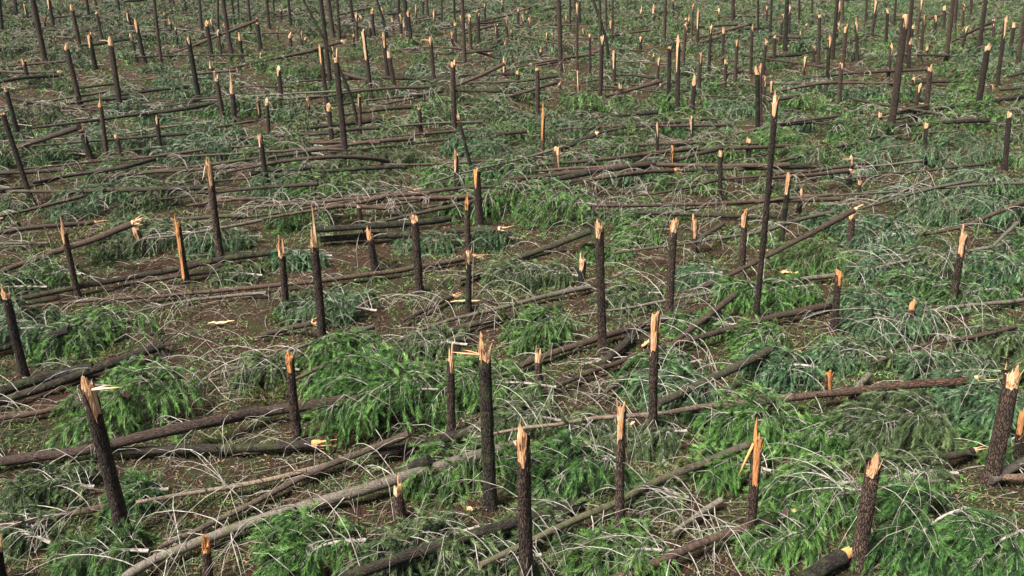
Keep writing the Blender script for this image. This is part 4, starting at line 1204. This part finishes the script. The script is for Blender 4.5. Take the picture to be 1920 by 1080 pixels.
for q, (py, px, x0, yy, flat) in enumerate(spots):
    dd = depth_at(py); a = rf.uniform(.8, 1.7) if py > 380 else rf.uniform(.9, 2.0); rx = a * F / dd; ry = rx * rf.uniform(.32, .5)
    rt = rf.random()
    if px > 1300: tone = 0 if rt < .38 else 1 if rt < .65 else 2 if rt < .85 else 3
    elif px > 600: tone = 0 if rt < .22 else 1 if rt < .5 else 2 if rt < .7 else 3
    else: tone = 0 if rt < .06 else 1 if rt < .42 else 2 if rt < .65 else 3
    outside = px < -60 or px > 1980
    if outside: n_out += 1
    if q - n_out < N_TOPS and not outside: treetop(px, py, rx, ry * (.6 if flat else 1.3 if py < 440 else .9), tone, '', 20000 + q)
    else:
        rng = np.random.default_rng(20000 + q); c = np.array([x0, yy, 0.]); c[2] = gz(x0, yy); outs = []
        for j in range(12):
            p = c + np.array([rng.uniform(-1, 1) * a, rng.uniform(-.8, .8) * a, rng.uniform(.1, 1.0)])
            add_limb(far_s, p, math.pi + rng.normal(0, 1.0), rng.uniform(.8, 1.8), rng.uniform(.3, 1), -.8, .02, dd, rng, 3, outs, .2)
        needles(far_n[tone], outs, dd, rng, 1.25)
print('treetops', len(placed), 'spots', len(spots))
if far_s.n:
    tag(far_s.build('distant_twigs', M['twig']), 'tangle of bare twigs in the far brush', 'twigs', None, 'stuff')
for t_, g in enumerate(far_n):
    if g.n: tag(g.build('distant_brush', M['n%d' % t_], smooth=False), ['bright green', 'blue-green', 'deep green', 'olive'][t_] + ' boughs covering the far ground between distant trunks', 'brush', None, 'stuff')

# ---------------------------------------------------------------- leafy shrubs still growing
for i, s in enumerate(SHRUBS.split()):
    x, y, rx, ry = map(float, s.split(',')); rng = np.random.default_rng(400 + i)
    c = ground(x, y + ry * .5); d = depth_at(y + ry * .5); a = rx * d / F; h = ry * 1.5 * d / F
    root = empty('leafy_shrub', c); gs = Geo(); outs = []
    for j in range(16 if d < 40 else 9):
        az = rng.random() * 6.28; q = c + a * .5 * math.sqrt(rng.random()) * np.array([math.cos(az), math.sin(az), 0])
        P = limb_path(q, az, h * rng.uniform(.6, 1.1), rng.uniform(.8, 1.5), rng.uniform(.2, .9), 5, rng)
        add_tube(gs, P, np.linspace(.012, .006, 5), 3, cap=False); seats(P, .15, outs, rng, d * .8)
    gs.build('stems', M['twig'], root, c)
    outs = [(o, unit(a_ + np.array([0, 0, .7]))) for o, a_ in outs]
    g = Geo(); needles(g, outs, d, rng, .62, 0); g.build('leaves', M['moss'], root, c, smooth=False)
    tag(root, unique(f"low yellow-green leafy shrub still growing, {place_words(x, y)}"), 'shrub', 'living shrubs in the clearing')

# ---------------------------------------------------------------- litter on the ground
def scatter(n, ymin, ymax, rng, power=1.0):
    """more pieces near than far, like the detail one can make out"""
    u = rng.random(n); Y = ymin * (ymax / ymin) ** (u ** power); X = rng.uniform(-1, 1, n) * (Y * .72 + 5)
    return X, Y
def sticks(n, mat, name, label, seed, rlim, Llim, arch=.35, ymax=130):
    rng = np.random.default_rng(seed); X, Y = scatter(n, 13.5, ymax, rng); g = Geo()
    k = 5; t = np.linspace(0, 1, k)
    L = rng.uniform(*Llim, n); az = rng.normal(.25, .75, n) + math.pi * (rng.random(n) < .5)
    bend = rng.normal(0, .5, n); hh = np.abs(rng.normal(0, arch, n)) * L * .5; z0 = rng.uniform(.0, .12, n)
    r = np.maximum(rng.uniform(*rlim, n), .00022 * Y)
    A = az[:, None] + bend[:, None] * (t - .5)[None]
    dx = np.cumsum(np.cos(A), 1) * (L / k)[:, None]; dy = np.cumsum(np.sin(A), 1) * (L / k)[:, None]
    PX = X[:, None] + dx; PY = Y[:, None] + dy; PZ = gz(PX, PY) + z0[:, None] + hh[:, None] * 4 * (t * (1 - t))[None] + .01
    P = np.stack([PX, PY, PZ], -1)
    nrm = np.stack([-np.sin(A), np.cos(A), np.zeros_like(A)], -1); upv = np.array([0, 0, 1.])
    rt = r[:, None] * (1 - .65 * t)[None]
    ring = [P + rt[..., None] * (math.cos(a) * nrm + math.sin(a) * upv) for a in (math.pi / 2, math.pi * 7 / 6, -math.pi / 6)]
    V = np.stack(ring, 2).reshape(-1, 3)
    fb = ring_faces(k, 3); f = (np.arange(n)[:, None, None] * k * 3 + fb[None]).reshape(-1, 4)
    g.add(V, f, co=V + rng.random(3))
    tag(g.build(name, mat), label, 'twigs', None, 'stuff')
sticks(2600, M['branch'], 'fallen_twigs', 'pale bare twigs arching and lying all over the ground', 11, (.005, .010), (.6, 2.6), .6)
sticks(8000, M['twig'], 'brown_twigs', 'brown broken twigs scattered on the soil', 12, (.004, .010), (.2, .9), .12)
def blades(n, mats, names, labels, seed, up, size, width, keep, cat, per=9, ymax=125):
    rng = np.random.default_rng(seed); X, Y = scatter(n, 13.5, ymax, rng)
    px, py = pix(np.stack([X, Y, 0 * X], -1)); s = keep(px, py, X, Y, rng); X, Y = X[s], Y[s]; n = len(X)
    h = np.hypot(1, 1); th = rng.random((n, per)) * 6.28
    sz = size * rng.uniform(.5, 1.3, (n, per)) * np.maximum(1, Y / 40)[:, None] ** .6
    wd = np.maximum(width * rng.uniform(.6, 1.4, (n, per)), .0011 * Y[:, None])
    off = rng.normal(0, size * .9, (n, per, 2))
    bx, by = X[:, None] + off[..., 0], Y[:, None] + off[..., 1]
    base = np.stack([bx, by, gz(bx, by) + rng.uniform(0, .05, (n, per))], -1)
    el = rng.uniform(*up, (n, per)); dr = np.stack([np.cos(th) * np.cos(el), np.sin(th) * np.cos(el), np.sin(el)], -1)
    sd = unit(np.cross(dr, rng.standard_normal((n, per, 3)))) * wd[..., None] * .5
    V = np.stack([base - sd, base + sd, base + dr * sz[..., None] + sd * .3], 2).reshape(-1, 3)
    ti = np.clip(rng.normal(.5, .2, n)[:, None] + rng.normal(0, .15, (n, per)), 0, 1)
    g = Geo(); g.add(V, np.arange(len(V)).reshape(-1, 3), tint=np.repeat(ti.ravel(), 3))
    tag(g.build(names, mats, smooth=False), labels, cat, None, 'stuff')
def patch(X, Y, s, ph): return np.sin(X * s + ph) * np.sin(Y * s * .8 + 2 * ph) + .5 * np.sin(X * s * 2.3 + Y * s * 1.7 + ph)
blades(36000, M['brown'], 'leaf_litter', 'brown needles, bark flakes and dead leaves on the soil', 31, (0, .35), .09, .03, lambda px, py, X, Y, r: r.random(len(X)) < .9, 'litter', 6)
blades(24000, M['n3'], 'low_undergrowth', 'low olive sprigs and torn needles covering the ground', 32, (.1, 1.1), .13, .016, lambda px, py, X, Y, r: ~in_bare(px, py, .8) | (r.random(len(X)) < .25), 'undergrowth', 10)
blades(15000, M['moss'], 'mossy_ground_plants', 'yellow-green moss and small leafy plants in patches', 33, (.2, 1.2), .10, .022, lambda px, py, X, Y, r: (patch(X, Y, .55, 1.3) > .2) & (~in_bare(px, py, .9) | (r.random(len(X)) < .15)), 'ground plants', 12)
blades(14000, M['n0'], 'green_sprigs', 'small bright green sprigs torn from the crowns', 34, (0, .8), .15, .018, lambda px, py, X, Y, r: (patch(X, Y, .8, 4.1) > .2) & (~in_bare(px, py, .9) | (r.random(len(X)) < .12)), 'sprigs', 10)
# pale chips and slabs torn from the trunks
CHIPS = "415,605,48,10,.2 840,640,10,8,0 1210,645,30,8,1 1020,780,26,12,-.3 870,565,60,7,.15 720,272,50,5,-.3 1000,100,0,0,0 640,80,0,0,0 250,425,0,0,0 1785,500,0,0,0 1480,510,34,24,0 1740,195,40,5,-.3 565,238,30,6,.1 1185,795,16,4,.8 1430,470,22,4,.2 455,500,30,5,-.1 160,563,14,6,.1 880,955,8,14,1.3 1070,1045,0,0,0 700,340,0,0,0 1310,500,26,5,.0 800,775,0,0,0 620,728,20,4,-.4 1660,305,20,4,-.5 110,310,60,4,.1 815,215,16,5,0 1065,60,0,0,0 360,310,0,0,0"
for i, s in enumerate(CHIPS.split()):
    x, y, wx, wy, a = map(float, s.split(','))
    if wx == 0: continue
    rng = np.random.default_rng(600 + i); c = ground(x, y, .12); d = depth_at(y); L = wx * d / F; wd = max(.05, wy * d / F * .8)
    g = Geo(); nn = 10; t = np.linspace(0, 1, nn)
    ww = wd * (np.sin(t * math.pi) ** .5 * .5 + .1) * rng.uniform(.6, 1.1, nn)
    dirv = np.array([math.cos(a), math.sin(a), 0]); nv = np.array([-dirv[1], dirv[0], 0])
    mid = c + dirv * ((t - .5) * L)[:, None] + np.array([0, 0, 1.]) * (.05 * rng.random(nn))[:, None]
    Vt = np.concatenate([mid + nv * ww[:, None], mid - nv * ww[:, None], mid + nv * ww[:, None] * .8 - [0, 0, .03], mid - nv * ww[:, None] * .8 - [0, 0, .03]])
    j = np.arange(nn - 1); q4 = lambda a_, b_: np.stack([a_ * nn + j, a_ * nn + j + 1, b_ * nn + j + 1, b_ * nn + j], -1)
    f = np.concatenate([q4(0, 1), q4(1, 3), q4(3, 2), q4(2, 0)])
    g.add(Vt, f, co=Vt - c + i)
    tag(g.build('wood_chip', M['wood'], None, c, smooth=False), unique(f"pale torn wood slab lying on brush, {place_words(x, y)}"), 'wood slab', 'pale slabs of torn wood')
HAZE_ON = True
if HAZE_ON:
    me = bpy.data.meshes.new('haze')
    x0, x1, y0, y1, z0, z1 = -3200, 3200, -420, 3100, -2, 13.5
    vs = [(x, y, z) for z in (z0, z1) for y in (y0, y1) for x in (x0, x1)]
    me.from_pydata(vs, [], [(0, 2, 3, 1), (4, 5, 7, 6), (0, 1, 5, 4), (2, 6, 7, 3), (0, 4, 6, 2), (1, 3, 7, 5)])
    hz = bpy.data.objects.new('haze', me); COL.objects.link(hz); hm = bpy.data.materials.new('thin_mist'); hm.use_nodes = True
    t = hm.node_tree; t.nodes.remove(t.nodes['Principled BSDF']); pv = t.nodes.new('ShaderNodeVolumePrincipled')
    pv.inputs['Color'].default_value = (.86, .9, .95, 1); pv.inputs['Density'].default_value = .0001; pv.inputs['Anisotropy'].default_value = .2
    t.links.new(pv.outputs[0], t.nodes['Material Output'].inputs['Volume']); me.materials.append(hm)
    tag(hz, 'thin pale mist over the far stand', 'haze', None, 'stuff')
